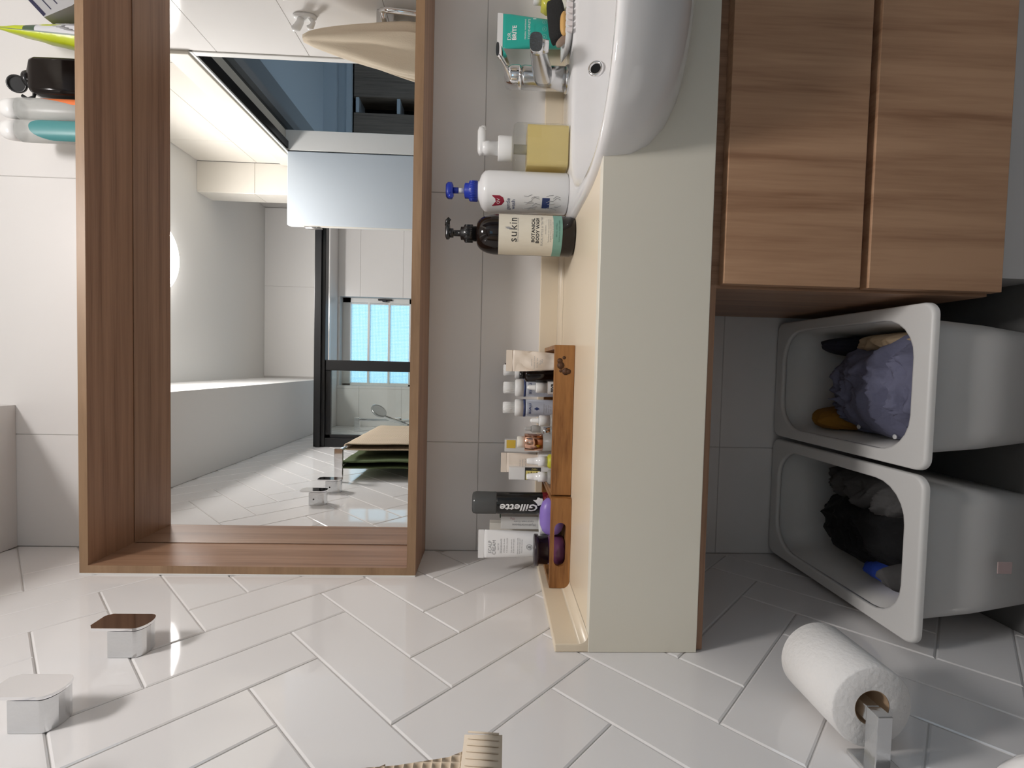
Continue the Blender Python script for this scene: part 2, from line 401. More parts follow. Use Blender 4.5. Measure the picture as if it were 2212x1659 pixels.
# left wall, 300 x 100 herringbone
b = MB(); b.box(-.1, -TJ, YF-.1, .1, 0, ZC); wl = struct(b.build('wall_left', GROUT), 'left wall of glossy white tiles laid in a diagonal herringbone', 'wall')
S0, T0, Q = .0537, .0735, .70710678
def st(i, j): s, t = S0+.1*i, T0+.1*j; return ((s-t)*Q, (s+t)*Q)
shared = {}
for i in range(-20, 32):
    for j in range(-8, 36):
        k = (i+j) % 6
        if k == 1: cor = [(0, 0), (3, 0), (3, 1), (0, 1)]
        elif k == 4: cor = [(0, 0), (1, 0), (1, 3), (0, 3)]
        else: continue
        o0 = st(i, j); full = [((u-v)*.1*Q, (u+v)*.1*Q) for u, v in cor]
        poly = [(o0[0]+a, o0[1]+c) for a, c in full]
        p = clip(poly, 1, 0, 0.); p = clip(p, -1, 0, -YF) if p else p; p = clip(p, 0, 1, 2.083) if p else p; p = clip(p, 0, -1, 0) if p else p
        if len(p) < 3 or abs(area(p)) < 2e-4: continue
        rot = (0, random.uniform(-.0016, .0016), random.uniform(-.0016, .0016))
        fn = lambda u, v, d: (d, u, v)
        if abs(abs(area(p))-abs(area(poly))) < 1e-6:
            if k not in shared: shared[k] = tile_mesh('tile', full, fn, TILE_GLOSS)
            tile_obj(shared[k], wl, (0, o0[0], o0[1]), rot)
        else:
            pl = [(a-o0[0], c-o0[1]) for a, c in p]
            # drop nearly coincident corners left by the cut
            pl = [q for n_, q in enumerate(pl) if math.hypot(q[0]-pl[n_-1][0], q[1]-pl[n_-1][1]) > .004]
            if len(pl) >= 3: tile_obj(tile_mesh('tile', pl, fn, TILE_GLOSS), wl, (0, o0[0], o0[1]))

# right wall: doorway from Y -.53 to -1.29
DH, DN0, DN1 = 1.985, -.53, -1.295
b = MB(); b.box(XR+TJ, XR+.1, DN0, 0, 0, ZC); b.box(XR+TJ, XR+.1, DN1, DN0, DH+.095, ZC); b.box(XR+TJ, XR+.1, YF-.1, DN1, 0, ZC)
wr = struct(b.build('wall_right', GROUT), 'right wall of satin white tiles with the doorway and hooks', 'wall')
fr = lambda u, v, d: (XR-d, u, v)
grid_tiles(wr, fr, TILE_FLAT, DN0, 0, 0, ZC, -.6, .093)
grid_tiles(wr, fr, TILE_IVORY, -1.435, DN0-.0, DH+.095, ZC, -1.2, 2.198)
grid_tiles(wr, fr, TILE_FLAT, -1.435, DN1, 0, DH+.095, -1.435, .093)
grid_tiles(wr, fr, TILE_FLAT, YF, -1.58, 0, 2.07, -1.58, .093)
# far wall with window opening
WX0, WX1, WZ0, WZ1 = .288, .917, 1.548, 2.052
b = MB()
for (x0, x1, z0, z1) in ((-.1, WX0, 0, ZC), (WX1, XR+.1, 0, ZC), (WX0, WX1, 0, WZ0), (WX0, WX1, WZ1, ZC)): b.box(x0, x1, YF-.13, YF-TJ, z0, z1)
wf = struct(b.build('wall_far', GROUT), 'far shower wall of white tiles around the small window', 'wall')
grid_tiles(wf, lambda u, v, d: (u, YF+d, v), TILE_SATIN, 0, XR, 0, 2.07, .268, .113, hole=(WX0, WX1, WZ0, WZ1))
# boxed soffit, bulkhead, pier
b = MB(); b.box(0, .337, -2.178, -.0005, 2.083, ZC); struct(b.build('trim_1', SOFFIT), 'long white boxed soffit under the ceiling along the left wall', 'soffit')
b = MB(); b.box(0, XR, YF, -2.178-TJ, 2.07, ZC); bh = struct(b.build('trim_2', GROUT), 'white tiled bulkhead above the shower in front of the window wall', 'bulkhead')
grid_tiles(bh, lambda u, v, d: (u, -2.178+d, v), TILE_FLAT, .337, XR, 2.07, ZC, .349, 2.07, th=.43)
tile_obj(tile_mesh('tile', [(0, YF), (XR, YF), (XR, -2.178), (0, -2.178)], lambda u, v, d: (u, v, 2.0685-d), TILE_GLOSS), bh)
b = MB(); b.box(1.308+TJ, XR, -1.574, -1.439-TJ, 0, ZC); pr = struct(b.build('trim_3', GROUT), 'narrow tiled pier beside the open folding door', 'pier')
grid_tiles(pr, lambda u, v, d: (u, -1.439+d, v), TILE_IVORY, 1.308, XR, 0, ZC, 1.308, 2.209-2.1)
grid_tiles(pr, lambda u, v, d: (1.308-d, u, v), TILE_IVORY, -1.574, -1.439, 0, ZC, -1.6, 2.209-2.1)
# door frame: head, track, jambs
df = empty_struct('trim_4', 'cream painted door frame and dark folding track around the doorway', 'door frame')
b = MB(); b.box(XR-.012, XR+.1, -1.43, DN0+.0, DH, DH+.085, .003); b.build('head_board', mat('cream painted frame', (.66, .62, .54), .5), df)
b = MB(); b.box(XR-.005, XR+.002, DN1, DN0, DH-.012, DH); b.build('reveal_strip', WHITEAL, df)
b = MB(); b.box(XR+.012, XR+.045, DN1, DN0-.01, DH-.014, DH-.001); b.build('track', BLACKAL, df)
b = MB(); b.box(XR-.004, XR+.1, DN0-.022, DN0, 0, DH, .002); b.build('jamb', WHITEAL, df)
b = MB(); b.box(XR+.004, XR+.1, DN1-.02, DN1+.02, 0, DH, .002); b.build('jamb', WHITEAL, df)

# window: white frame, three stacked panes, handle
wn = empty_struct('window_1', 'small white shower window of three stacked textured panes', 'window', (.6, -2.43, 1.55))
b = MB(); y0, y1 = -2.45, -2.41
b.box(WX0, WX1, y0, y1, WZ1-.055, WZ1); b.box(WX0, WX1, y0, y1, WZ0, WZ0+.03); b.box(WX0, WX0+.012, y0, y1, WZ0, WZ1); b.box(WX1-.034, WX1, y0, y1, WZ0, WZ1)
b.build('window_frame', WHITEAL, wn)
for z in (1.868, 1.722): b = MB(); b.box(WX0+.012, WX1-.034, -2.445, -2.412, z-.007, z+.007); b.build('glazing_bar', WHITEAL, wn)
for z0, z1 in ((1.58, 1.714), (1.730, 1.860), (1.876, 1.994)):
    b = MB(); b.box(WX0+.013, WX1-.036, -2.432, -2.428, z0, z1); b.build('pane', PANE, wn)
    b = MB()
    for x in (WX0+.016, WX1-.040): b.box(x-.004, x+.004, -2.44, -2.415, z0, z1)
    b.build('pane_clip', WHITEAL, wn)
b = MB(); b.box(.900, .912, -2.41, -2.392, 1.70, 1.80, .003); b.box(.890, .905, -2.40, -2.375, 1.735, 1.765, .003); b.build('window_handle', BLACKP, wn)

# folding door, open against its pivot
dr = empty_struct('door_1', 'pale folding door folded open across the far end of the doorway', 'door', (1.29, -1.29, 0))
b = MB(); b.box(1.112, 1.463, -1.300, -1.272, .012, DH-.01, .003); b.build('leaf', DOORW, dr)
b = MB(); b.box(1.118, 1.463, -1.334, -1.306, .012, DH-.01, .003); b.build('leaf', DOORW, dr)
for z in (1.86, 1.0, .25):
    b = MB(); b.box(1.108, 1.1135, -1.330, -1.276, z-.035, z+.035); b.lathe([(.004, -.037), (.004, .037)], 1.107, -1.303, z, 10)
    for dz in (-.022, 0, .022): b.lathe([(.003, -.001), (.003, .001)], 1.1078, -1.288, z+dz, 8, axis='x')
    b.build('hinge', STEEL, dr)
b = MB(); b.box(1.1105, 1.1115, -1.2999, -1.2725, .02, DH-.02); b.build('edge_band', mat('cream edge band', (.82, .78, .70), .5), dr)

# hallway beyond the door
b = MB(); b.box(XR+.1, 4.2, -3.5, -.1, -.05, 0); struct(b.build('floor_hallway', mat('hall floor', (.35, .3, .26), .5)), 'plain floor of the dim hallway outside the door', 'floor')
b = MB(); b.box(XR+.1, 4.2, -3.5, -.1, 2.49, 2.55); struct(b.build('ceiling_hallway', HALLP), 'blue grey ceiling of the dim hallway outside the door', 'ceiling')
b = MB(); b.box(XR+.1, 4.2, -3.6, -3.5, 0, 2.55); b.box(4.2, 4.3, -3.6, -1.1, 0, 2.55); b.box(XR+.1, 4.3, -.1, 0, 0, 2.55); struct(b.build('wall_hallway', HALLP), 'walls of the dim hallway around the dark wardrobe', 'wall')
COVE_SHADED = mat('cove paint deep shade', (.13, .128, .12), .6)  # shade near the door lintel is put into the cove step colours
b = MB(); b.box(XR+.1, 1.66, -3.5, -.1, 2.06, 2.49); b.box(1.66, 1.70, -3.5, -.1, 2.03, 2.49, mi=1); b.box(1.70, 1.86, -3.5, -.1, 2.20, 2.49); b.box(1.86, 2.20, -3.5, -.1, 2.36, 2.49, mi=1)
struct(b.build('trim_5', [COVE_SHADED, mat('cove paint half shade', (.33, .34, .35), .6)]), 'stepped hallway ceiling cove with painted-in shade outside the door', 'cove')
b = MB(); b.box(1.98, 4.2, -3.5, -3.22, 2.38, 2.49); b.box(1.98, 4.2, -3.5, -3.28, 2.255, 2.38); b.box(1.98, 4.2, -3.5, -3.24, 2.255, 2.30); struct(b.build('trim_6', HALLP), 'pale blue pelmet above the dark hallway wardrobe', 'pelmet')
wd = thing('wardrobe', 'tall dark brown hallway wardrobe with an open slot of pale shelves', 'wardrobe', (2.7, -3.3, 0))
b = MB(); b.box(2.03, 2.66, -3.49, -3.30, 0, 2.25); b.box(2.06, 2.655, -3.30, -3.28, .05, 2.245, .002); b.build('side_panel', DARKWOOD, wd)
b = MB(); b.box(2.79, 3.45, -3.49, -3.30, 0, 2.25); b.box(2.795, 3.42, -3.30, -3.28, .05, 2.245, .002); b.build('side_panel', DARKWOOD, wd)
b = MB(); b.box(2.66, 2.79, -3.495, -3.485, 0, 2.25); b.build('back_panel', BLACKP, wd)
for z in (2.215, 1.855, 1.5, 1.14): b = MB(); b.box(2.66, 2.79, -3.48, -3.285, z-.014, z+.014); b.build('shelf', HALLP, wd)

# shower screen
ss = thing('shower_screen', 'black framed glass shower screen standing across the far half of room', 'shower screen', (.7, -1.49, 0))
b = MB(); b.box(.001, 1.307, -1.515, -1.465, 1.853, 1.912, .003); b.box(.001, 1.307, -1.460, -1.452, 1.872, 1.895); b.build('top_rail', BLACKAL, ss)
b = MB(); b.box(.001, .048, -1.512, -1.468, .05, 1.853, .003); b.build('jamb', BLACKAL, ss)
b = MB(); b.box(1.27, 1.307, -1.512, -1.468, .05, 1.853, .003); b.build('jamb', BLACKAL, ss)
b = MB(); b.box(.001, 1.307, -1.515, -1.465, .0, .05, .003); b.build('bottom_rail', BLACKAL, ss)
b = MB(); b.box(.409, .465, -1.505, -1.470, .05, 1.853, .004); b.build('door_stile', BLACKAL, ss)
b = MB(); b.box(.048, .066, -1.500, -1.478, .05, 1.853, .002); b.build('glazing_bead', BLACKAL, ss)
b = MB(); b.box(.048, .409, -1.500, -1.478, 1.826, 1.853, .002); b.build('glazing_bead', BLACKAL, ss)
b = MB(); b.box(.060, .415, -1.492, -1.486, .05, 1.84); b.build('glass_panel', GLASS, ss)

# ceiling lamp
lp = thing('ceiling_lamp', 'round white dome lamp glowing on the bathroom ceiling', 'lamp', (.900, -1.035, ZC))
b = MB(); b.lathe([(.172, -.012), (.172, -.001), (.0001, -.0005)], .900, -1.035, ZC, 48); b.build('base_ring', WHITEP, lp)
b = MB(); b.lathe([(.168, -.012), (.166, -.050), (.160, -.064), (.150, -.073), (.136, -.080)], .900, -1.035, ZC, 48, cap=False); b.build('diffuser_side', DIFF_SIDE, lp)
b = MB(); b.lathe([(.136, -.080), (.105, -.087), (.06, -.092), (.0005, -.094)], .900, -1.035, ZC, 48, cap=False); b.build('diffuser', DIFF, lp)

# ================================================================== MIRROR CABINET
MX1, MY, MF, MZ0, MZ1 = 1.462, -.020, -.150, 1.118, 1.816
mc = thing('mirror_cabinet', 'wide walnut framed mirror box fixed to the back wall', 'mirror cabinet', (.73, -.08, MZ0))
TB = .0175
b = MB(); b.box(.0015, MX1, MF, -.001, MZ1-TB, MZ1, .0006); b.build('top_board', WOOD_X, mc)
b = MB(); b.box(.0015, MX1, MF, -.001, MZ0, MZ0+TB+.001, .0006); b.build('bottom_board', WOOD_X, mc)
b = MB(); b.box(.0015, .0015+TB, MF+.0004, -.001, MZ0+TB+.001, MZ1-TB); b.build('side_board', WOOD_Z, mc)
b = MB(); b.box(MX1-TB, MX1, MF+.0004, -.001, MZ0+TB+.001, MZ1-TB); b.build('side_board', WOOD_Z, mc)
b = MB(); b.box(.0015+TB+.0016, MX1-TB-.0016, MY, MY+.005, MZ0+TB+.0026, MZ1-TB-.0016); b.build('mirror_glass', MIRROR, mc)
b = MB(); b.box(.0015+TB, MX1-TB, MY+.0055, -.003, MZ0+TB+.001, MZ1-TB); b.build('backing_board', BLACKP, mc)
for e_ in ((.0015, MX1, MZ1-TB, MZ1), (.0015, MX1, MZ0, MZ0+TB+.001), (.0015, .0015+TB, MZ0+TB+.001, MZ1-TB), (MX1-TB, MX1, MZ0+TB+.001, MZ1-TB)):
    b = MB(); b.box(e_[0], e_[1], MF-.0008, MF, e_[2], e_[3]); b.build('edge_band', EDGEW, mc)
b = MB(); b.box(.0002, .003, MF-.002, MF+.006, MZ0, MZ1); b.build('silicone_bead', SILICONE, mc)

# ================================================================== VANITY
CT, CF, CB = .798, -.425, .621              # counter surface, front, apron bottom
vt = thing('vanity_counter', 'cream solid surface counter with deep front apron and upstands', 'counter', (.73, -.2, CB))
b = MB(); b.box(0.0004, XR-.001, CF, -.0005, CT-.03, CT, .0015); b.build('worktop', CREAM, vt)
b = MB(); b.box(0.0004, XR-.001, CF-.0005, CF+.018, CB, CT+.0003, .0012); b.build('apron', APRON, vt)
b = MB(); b.box(0.0004, XR-.001, -.012, -.0005, CT-.002, .852, .002)
# coved joint to the back upstand
b.loft([[(x, -.012-.012*(1-math.sin(a)), CT+.0002+.012*(1-math.cos(a))) for a in [PI/2*k/5 for k in range(6)]]+[(x, -.010, CT)] for x in (.014, XR-.002)], 0, True)
b.build('back_upstand', CREAM, vt)
b = MB(); b.box(.0004, .0135, CF, -.011, CT-.002, .852, .002)
b.loft([[(.0135+.016*(1-math.sin(a)), y, CT+.0002+.016*(1-math.cos(a))) for a in [PI/2*k/5 for k in range(6)]]+[(.012, y, CT)] for y in (CF, -.012)], 0, True)
b.build('side_upstand', CREAM, vt)
b = MB(); b.box(.002, .594, CF+.006, CF+.30, CB-.0115, CB-.0008); b.build('support_board', WOOD_X, vt)

cb = thing('vanity_cabinet', 'walnut two drawer cabinet hung under the basin counter', 'cabinet', (1.03, -.2, .14))
b = MB(); b.box(.592, XR-.004, -.400, -.006, .142, .612, .0008); b.build('carcass', WOOD_Z, cb)
for z0, z1 in ((.375, .598), (.138, .361)):
    d = MB(); d.box(.597, XR-.006, -.420, -.4008, z0, z1, .001); d.build('drawer_front', WOOD_D, cb)
b = MB(); b.box(.63, XR-.004, -.37, -.01, 0, .141); tag(b.build('plinth', TILE_SATIN), 'pale grey tiled plinth in the gap below the walnut cabinet', 'plinth')['kind'] = 'structure'
bpy.data.objects['plinth'].name = 'trim_7'

# ------------------------------------------------------------------ basin
ZB, BCX = .809, 1.10
def outer(n=64):
    out = []
    for k in range(n):
        t = 2*PI*k/n; c, s_ = math.cos(t), math.sin(t)
        if s_ <= 0: e, bb = 3.4, .335
        else: e, bb = 9., .204
        out.append((BCX+.335*math.copysign(abs(c)**(2/e), c), -.220+bb*math.copysign(abs(s_)**(2/e), s_)))
    return out
def inner(n=64):
    out = []
    for k in range(n):
        t = 2*PI*k/n; c, s_ = math.cos(t), math.sin(t)
        e, bb = (3.0, .200) if s_ <= 0 else (3.2, .190)
        out.append((BCX+.303*math.copysign(abs(c)**(2/e), c), -.332+bb*math.copysign(abs(s_)**(2/e), s_)))
    return out
bs = thing('washbasin', 'large white semi recessed washbasin bulging over the counter apron', 'washbasin', (BCX, -.25, .64))
po, pi_ = outer(), inner()
ce = (BCX, -.232); rings = []
for k in range(9):                                   # outside, from the bottom up
    ph = PI/2*(1-k/8); sc_ = max(.28, math.cos(ph)**(2/3.0)) if ph < PI/2 else .28; zz = (ZB-.014)-.142*math.sin(ph)**(2/2.5) if ph > 0 else ZB-.014
    rings.append([(ce[0]+(x-ce[0])*sc_, ce[1]+(y-ce[1])*sc_, zz) for x, y in po])
def shrink(poly, d, z):
    return [(x+(ce[0]-x)/max(1e-6, math.hypot(x-ce[0], y-ce[1]))*d, y+(ce[1]-y)/max(1e-6, math.hypot(x-ce[0], y-ce[1]))*d, z) for x, y in poly]
rings.append(shrink(po, .0005, ZB-.008)); rings.append(shrink(po, .003, ZB-.0025)); rings.append(shrink(po, .007, ZB))
ci = (BCX, -.33)
def inr(s_, z): return [(ci[0]+(x-ci[0])*s_, ci[1]+(y-ci[1])*s_, z) for x, y in pi_]
rings.append(inr(1.02, ZB)); rings.append(inr(1.0, ZB-.003)); rings.append(inr(.985, ZB-.010)); rings.append(inr(.95, ZB-.04)); rings.append(inr(.90, ZB-.07)); rings.append(inr(.78, ZB-.10)); rings.append(inr(.55, ZB-.118)); rings.append(inr(.2, ZB-.124))
b = MB(); b.loft(rings, 0, True); b.build('bowl', CERAMIC, bs)
# cut the basin's place out of the counter
cm = MB(); cm.loft([[(ce[0]+(x-ce[0])*.992, ce[1]+(y-ce[1])*.992, z+.0015) for x, y, z in r] for r in rings[:9]]+[[(ce[0]+(x-ce[0])*.992, ce[1]+(y-ce[1])*.992, ZB+.05) for x, y, z in rings[8]]], 0, False)
cut = cm.build('cut', CERAMIC)
for o in [c for c in vt.children if c.name.split('.')[0] in ('worktop', 'apron')]:
    md = o.modifiers.new('cut', 'BOOLEAN'); md.object = cut; md.operation = 'DIFFERENCE'; md.solver = 'EXACT'
    cut.location = -vt.location; bpy.context.view_layer.update()
    cut.location = (0, 0, 0); bpy.context.view_layer.update()
    me = bpy.data.meshes.new_from_object(o.evaluated_get(bpy.context.evaluated_depsgraph_get())); o.modifiers.clear(); o.data = me
bpy.data.objects.remove(cut)
# overflow ring on the back of the bowl
def overflow(prof, n=24):
    c0 = Vector((1.080, -.1545, .762)); nrm = Vector((0, -.93, .36)).normalized(); a = Vector((1, 0, 0)); c_ = nrm.cross(a)
    return [[c0+nrm*h+a*math.cos(2*PI*i/n)*r+c_*math.sin(2*PI*i/n)*r for i in range(n)] for r, h in prof]
b = MB(); b.loft(overflow([(.0165, -.002), (.0165, .002), (.0145, .0045), (.0115, .0045), (.0100, .001)]), 0, True, False, False); b.build('overflow_ring', CHROME, bs)
b = MB(); b.loft(overflow([(.0105, .0005), (.0003, .0003)]), 0, False, False, True); b.build('overflow_hole', BLACKP, bs)

# ------------------------------------------------------------------ basin mixer tap
tp = thing('basin_tap', 'chrome lever mixer tap standing on the back of the basin', 'tap', (1.10, -.078, ZB))
tx, ty = 1.100, -.078
b = MB(); b.lathe([(.0285, .0), (.0285, .004), (.027, .007), (.0255, .008)], tx, ty, ZB, 32); b.build('base_ring', CHROME_W, tp)
b = MB(); b.lathe([(.0252, .006), (.0246, .05), (.0242, .085), (.0245, .098), (.0235, .104)], tx, ty, ZB, 32); b.build('body', CHROME_W, tp)
rings = []
for k in range(9):                                   # spout rising forward
    t = k/8; y = ty-.010-.112*t; z = ZB+.056+.030*t-.004*t*t; hw = .0238-.0048*t; hh = .0220-.0090*t
    rings.append([(tx+x, y, z+zz) for x, zz in sup(0, 0, hw, hh, 3., 20)])
b = MB(); b.loft(rings, 0, True); b.build('spout', CHROME_W, tp)
b = MB(); b.lathe([(.0115, -.012), (.0125, -.002), (.012, .006)], tx, ty-.108, ZB+.068, 20); b.lathe([(.009, -.0125), (.009, -.011)], tx, ty-.108, ZB+.068, 16, mi=1); b.build('aerator', [CHROME_W, RUBBER], tp)
b = MB(); b.lathe([(.0240, .1055), (.0246, .112), (.0240, .126), (.0200, .137), (.0110, .1425), (.0005, .144)], tx, ty, ZB, 32); b.build('lever_cap', CHROME, tp)
rings = []
for k in range(8):
    t = k/7; y = ty+.018-.112*t; z = ZB+.130+.004*t+.024*t*t; hw = .0190-.005*t; hh = .0110-.0075*t
    rings.append([(tx+x, y, z+zz) for x, zz in sup(0, 0, hw, max(.0022, hh), 2.6, 18)])
b = MB(); b.loft(rings, 0, True); b.build('lever', CHROME, tp)

# ================================================================== BOTTLES BY THE BASIN
# clear foam soap bottle (square)
sx, sy, sz = .929, -.108, ZB+.0005
sp = thing('soap_dispenser', 'square clear bottle of yellow soap with a white foam pump', 'bottle', (sx, sy, sz))
R1 = rr(sx-.046, sx+.046, sy-.034, sy+.034, .010); R0 = rr(sx-.0435, sx+.0435, sy-.0315, sy+.0315, .009)
b = MB(); b.loft([z_ring(rr(sx-.043, sx+.043, sy-.031, sy+.031, .008), sz), z_ring(R1, sz+.004), z_ring(R1, sz+.112), z_ring(rr(sx-.043, sx+.043, sy-.031, sy+.031, .012), sz+.119), z_ring(rr(sx-.024, sx+.024, sy-.024, sy+.024, .0235), sz+.1215)], 0, True); b.build('bottle_body', CLEARP, sp)
b = MB(); b.loft([z_ring(R0, sz+.003), z_ring(R0, sz+.090)], 0, False); b.build('liquid', YELLOWGEL, sp)
b = MB(); b.lathe([(.010, .075), (.010, .118)], sx, sy, sz, 16); b.lathe([(.003, .012), (.003, .08)], sx, sy, sz, 8); b.build('dip_tube', FROST, sp)
b = MB(); b.lathe([(.0255, .1215), (.0262, .124), (.0262, .150), (.0245, .1525)], sx, sy, sz, 32); b.build('collar', WHITEP, sp)
b = MB(); b.lathe([(.0145, .1525), (.0135, .170), (.0150, .172), (.0150, .186)], sx, sy, sz, 24)
b.loft([[(sx+x-.016+.030, sy+y, sz+z) for x, y in sup(0, 0, a, c, 3, 24)] for a, c, z in ((.022, .012, .180), (.030, .013, .186), (.030, .012, .193), (.022, .008, .1965))], 0, True)
b.tube([(sx+.026, sy, sz+.189), (sx+.036, sy, sz+.189), (sx+.042, sy, sz+.186), (sx+.044, sy, sz+.180)], [.008, .007, .006, .005], 12); b.build('pump_head', WHITEP, sp)

# white lotion bottle with blue pump
qx, qy, qz = .836, -.108, ZB+.0005
qb = thing('lotion_bottle', 'tall white lotion bottle with a royal blue pump by the soap', 'bottle', (qx, qy, qz))
b = MB(); b.lathe([(.041, 0), (.0435, .004), (.0435, .170), (.0415, .179), (.034, .186), (.021, .191), (.0205, .194)], qx, qy, qz, 40); b.build('bottle_body', WHITEG, qb)
b = MB(); b.lathe([(.0208, .1935), (.0208, .212), (.0165, .2135), (.0165, .2215), (.012, .223)], qx, qy, qz, 28)
for k in range(28):
    a = 2*PI*k/28; b.tube([(qx+.0208*math.cos(a), qy+.0208*math.sin(a), qz+.195), (qx+.0208*math.cos(a), qy+.0208*math.sin(a), qz+.211)], .0009, 5)
b.build('collar', BLUEP, qb)
b = MB(); b.lathe([(.0055, .222), (.0055, .242)], qx, qy, qz, 16); b.build('pump_stem', WHITEP, qb)
b = MB(); b.lathe([(.0065, .236), (.0065, .248)], qx, qy, qz, 16)
b.loft([[(qx+x, qy+y, qz+z) for x, y in sup(-.001, 0, a, c, 2.6, 24)] for a, c, z in ((.012, .010, .247), (.0175, .0135, .250), (.0175, .0135, .258), (.014, .011, .2625))], 0, True)
b.tube([(qx-.012, qy-.006, qz+.254), (qx-.018, qy-.016, qz+.252), (qx-.019, qy-.024, qz+.248)], [.0065, .0055, .0045], 10); b.build('pump_head', BLUEP, qb)
b = MB(); f = cyl(qx, qy, .0438, qz+.150, -.78)
sh = [(-.011, .012), (.013, .012), (.013, -.004), (.009, -.011), (.001, -.014), (-.008, -.008)]
patch(b, sh, f, 1)
add_text(b, 'QV', .009, cyl(qx, qy, .0440, qz+.149, -.76), 0)
f2 = cyl(qx, qy, .0438, qz+.124, -.86)
add_text(b, 'gentle', .012, cyl(qx, qy, .0438, qz+.128, -.92), 2); add_text(b, 'wash', .012, cyl(qx, qy, .0438, qz+.117, -.92), 2)
for u0, u1, v0, v1, mi in ((-.012, .012, .040, .056, 2), ): arc_patch(b, qx, qy, .0438, qz+v0, qz+v1, -.80+u0/.0438, -.80+u1/.0438, mi, 6)
for k in range(9):
    u = -.016+.0042*k; z = .024+.010*math.sin(k*1.7)
    b.tube([cyl(qx, qy, .0438, qz+z, -.80)(u, 0), cyl(qx, qy, .0439, qz+z+.008, -.80)(u+.004*math.cos(k), 0), cyl(qx, qy, .0438, qz+z+.015, -.80)(u-.003, 0)], .0005, 4, mi=3)
    b.tube([cyl(qx, qy, .0438, qz+z+.045, -.80)(u, 0), cyl(qx, qy, .0439, qz+z+.055, -.80)(u+.004*math.cos(k*2), 0), cyl(qx, qy, .0438, qz+z+.062, -.80)(u-.003, 0)], .0005, 4, mi=3)
b.build('label_print', [PRINT_WHITE, PRINT_RED, PRINT_NAVY, PRINT_GREY], qb)

# dark amber body wash bottle with black pump
ux, uy, uz = .733, -.150, CT+.0005
sk = thing('body_wash_bottle', 'dark amber body wash bottle with black pump on cream counter', 'bottle', (ux, uy, uz))
RR = .0412
prof = [(.036, 0), (.0395, .003), (RR, .009), (RR, .160)]+[(.0155+(RR-.0155)*math.cos(a)**.9, .160+.044*math.sin(a)) for a in [PI/2*k/9 for k in range(1, 10)]]+[(.0150, .207)]
b = MB(); b.lathe(prof, ux, uy, uz, 48); b.build('bottle_body', AMBER, sk)
b = MB(); b.lathe([(.0155, .205), (.0155, .211), (.0178, .2115), (.0178, .229), (.0135, .231), (.0135, .2365), (.0065, .238), (.0062, .252), (.0095, .2525), (.0095, .262)], ux, uy, uz, 28)
for k in range(24):
    a = 2*PI*k/24; b.tube([(ux+.0178*math.cos(a), uy+.0178*math.sin(a), uz+.212), (ux+.0178*math.cos(a), uy+.0178*math.sin(a), uz+.228)], .0008, 5)
b.loft([[(ux+x+.003, uy+y, uz+z) for x, y in sup(0, 0, a, c, 3, 20)] for a, c, z in ((.014, .010, .260), (.0165, .0105, .263), (.0165, .0095, .267), (.012, .006, .269))], 0, True)
b.tube([(ux+.014, uy-.002, uz+.265), (ux+.024, uy-.004, uz+.2645), (ux+.029, uy-.005, uz+.260)], [.0055, .005, .004], 10); b.build('pump_head', BLACKP, sk)
b = MB(); arc_patch(b, ux, uy, RR+.0003, uz+.046, uz+.158, -1.55, 1.55, 0, 40); arc_patch(b, ux, uy, RR+.0004, uz+.028, uz+.0465, -1.55, 1.55, 1, 40)
b.build('label', [CREAML, SAGE], sk)
b = MB(); cf = lambda z, off=0: cyl(ux, uy, RR+.0006, uz+z, .06+off)
add_text(b, 'sukin', .0235, cf(.128), 0, space=1.12); add_text(b, 'AUSTRALIAN NATURAL SKINCARE', .0034, cf(.1185), 2)
for sgn in (-1, 1):                                  # two leaf strokes above the name
    b.add([cf(.134)(u, v) for u, v in ((0, -.004), (.0025*sgn+.001, .003), (.001+.0015*sgn, .012), (-.0005, .006))], [(0, 1, 2, 3)], 2)
add_text(b, 'BOTANICAL', .0092, cf(.0875), 0, bold=.0003, space=1.05); add_text(b, 'BODY WASH', .0092, cf(.0785), 0, bold=.0003, space=1.05)
add_text(b, 'EUCALYPTUS & TEA TREE', .0058, cf(.0695), 2); add_text(b, 'NOURISHING', .0030, cf(.0625), 2)
for k, s_ in enumerate(('Formulated with natural botanicals', 'to gently cleanse and refresh skin', 'Suitable for all skin types')): add_text(b, s_, .0036, cf(.0565-.0042*k), 2)
add_text(b, '500 mL  16.9 fl oz', .004, cf(.040), 3); add_text(b, 'AUSTRALIAN MADE & OWNED', .0034, cf(.034), 3)
b.build('lettering', [PRINT_BLACK, PRINT_BLACK, PRINT_GREY, mat('dark green print', (.05, .16, .12), .6)], sk)

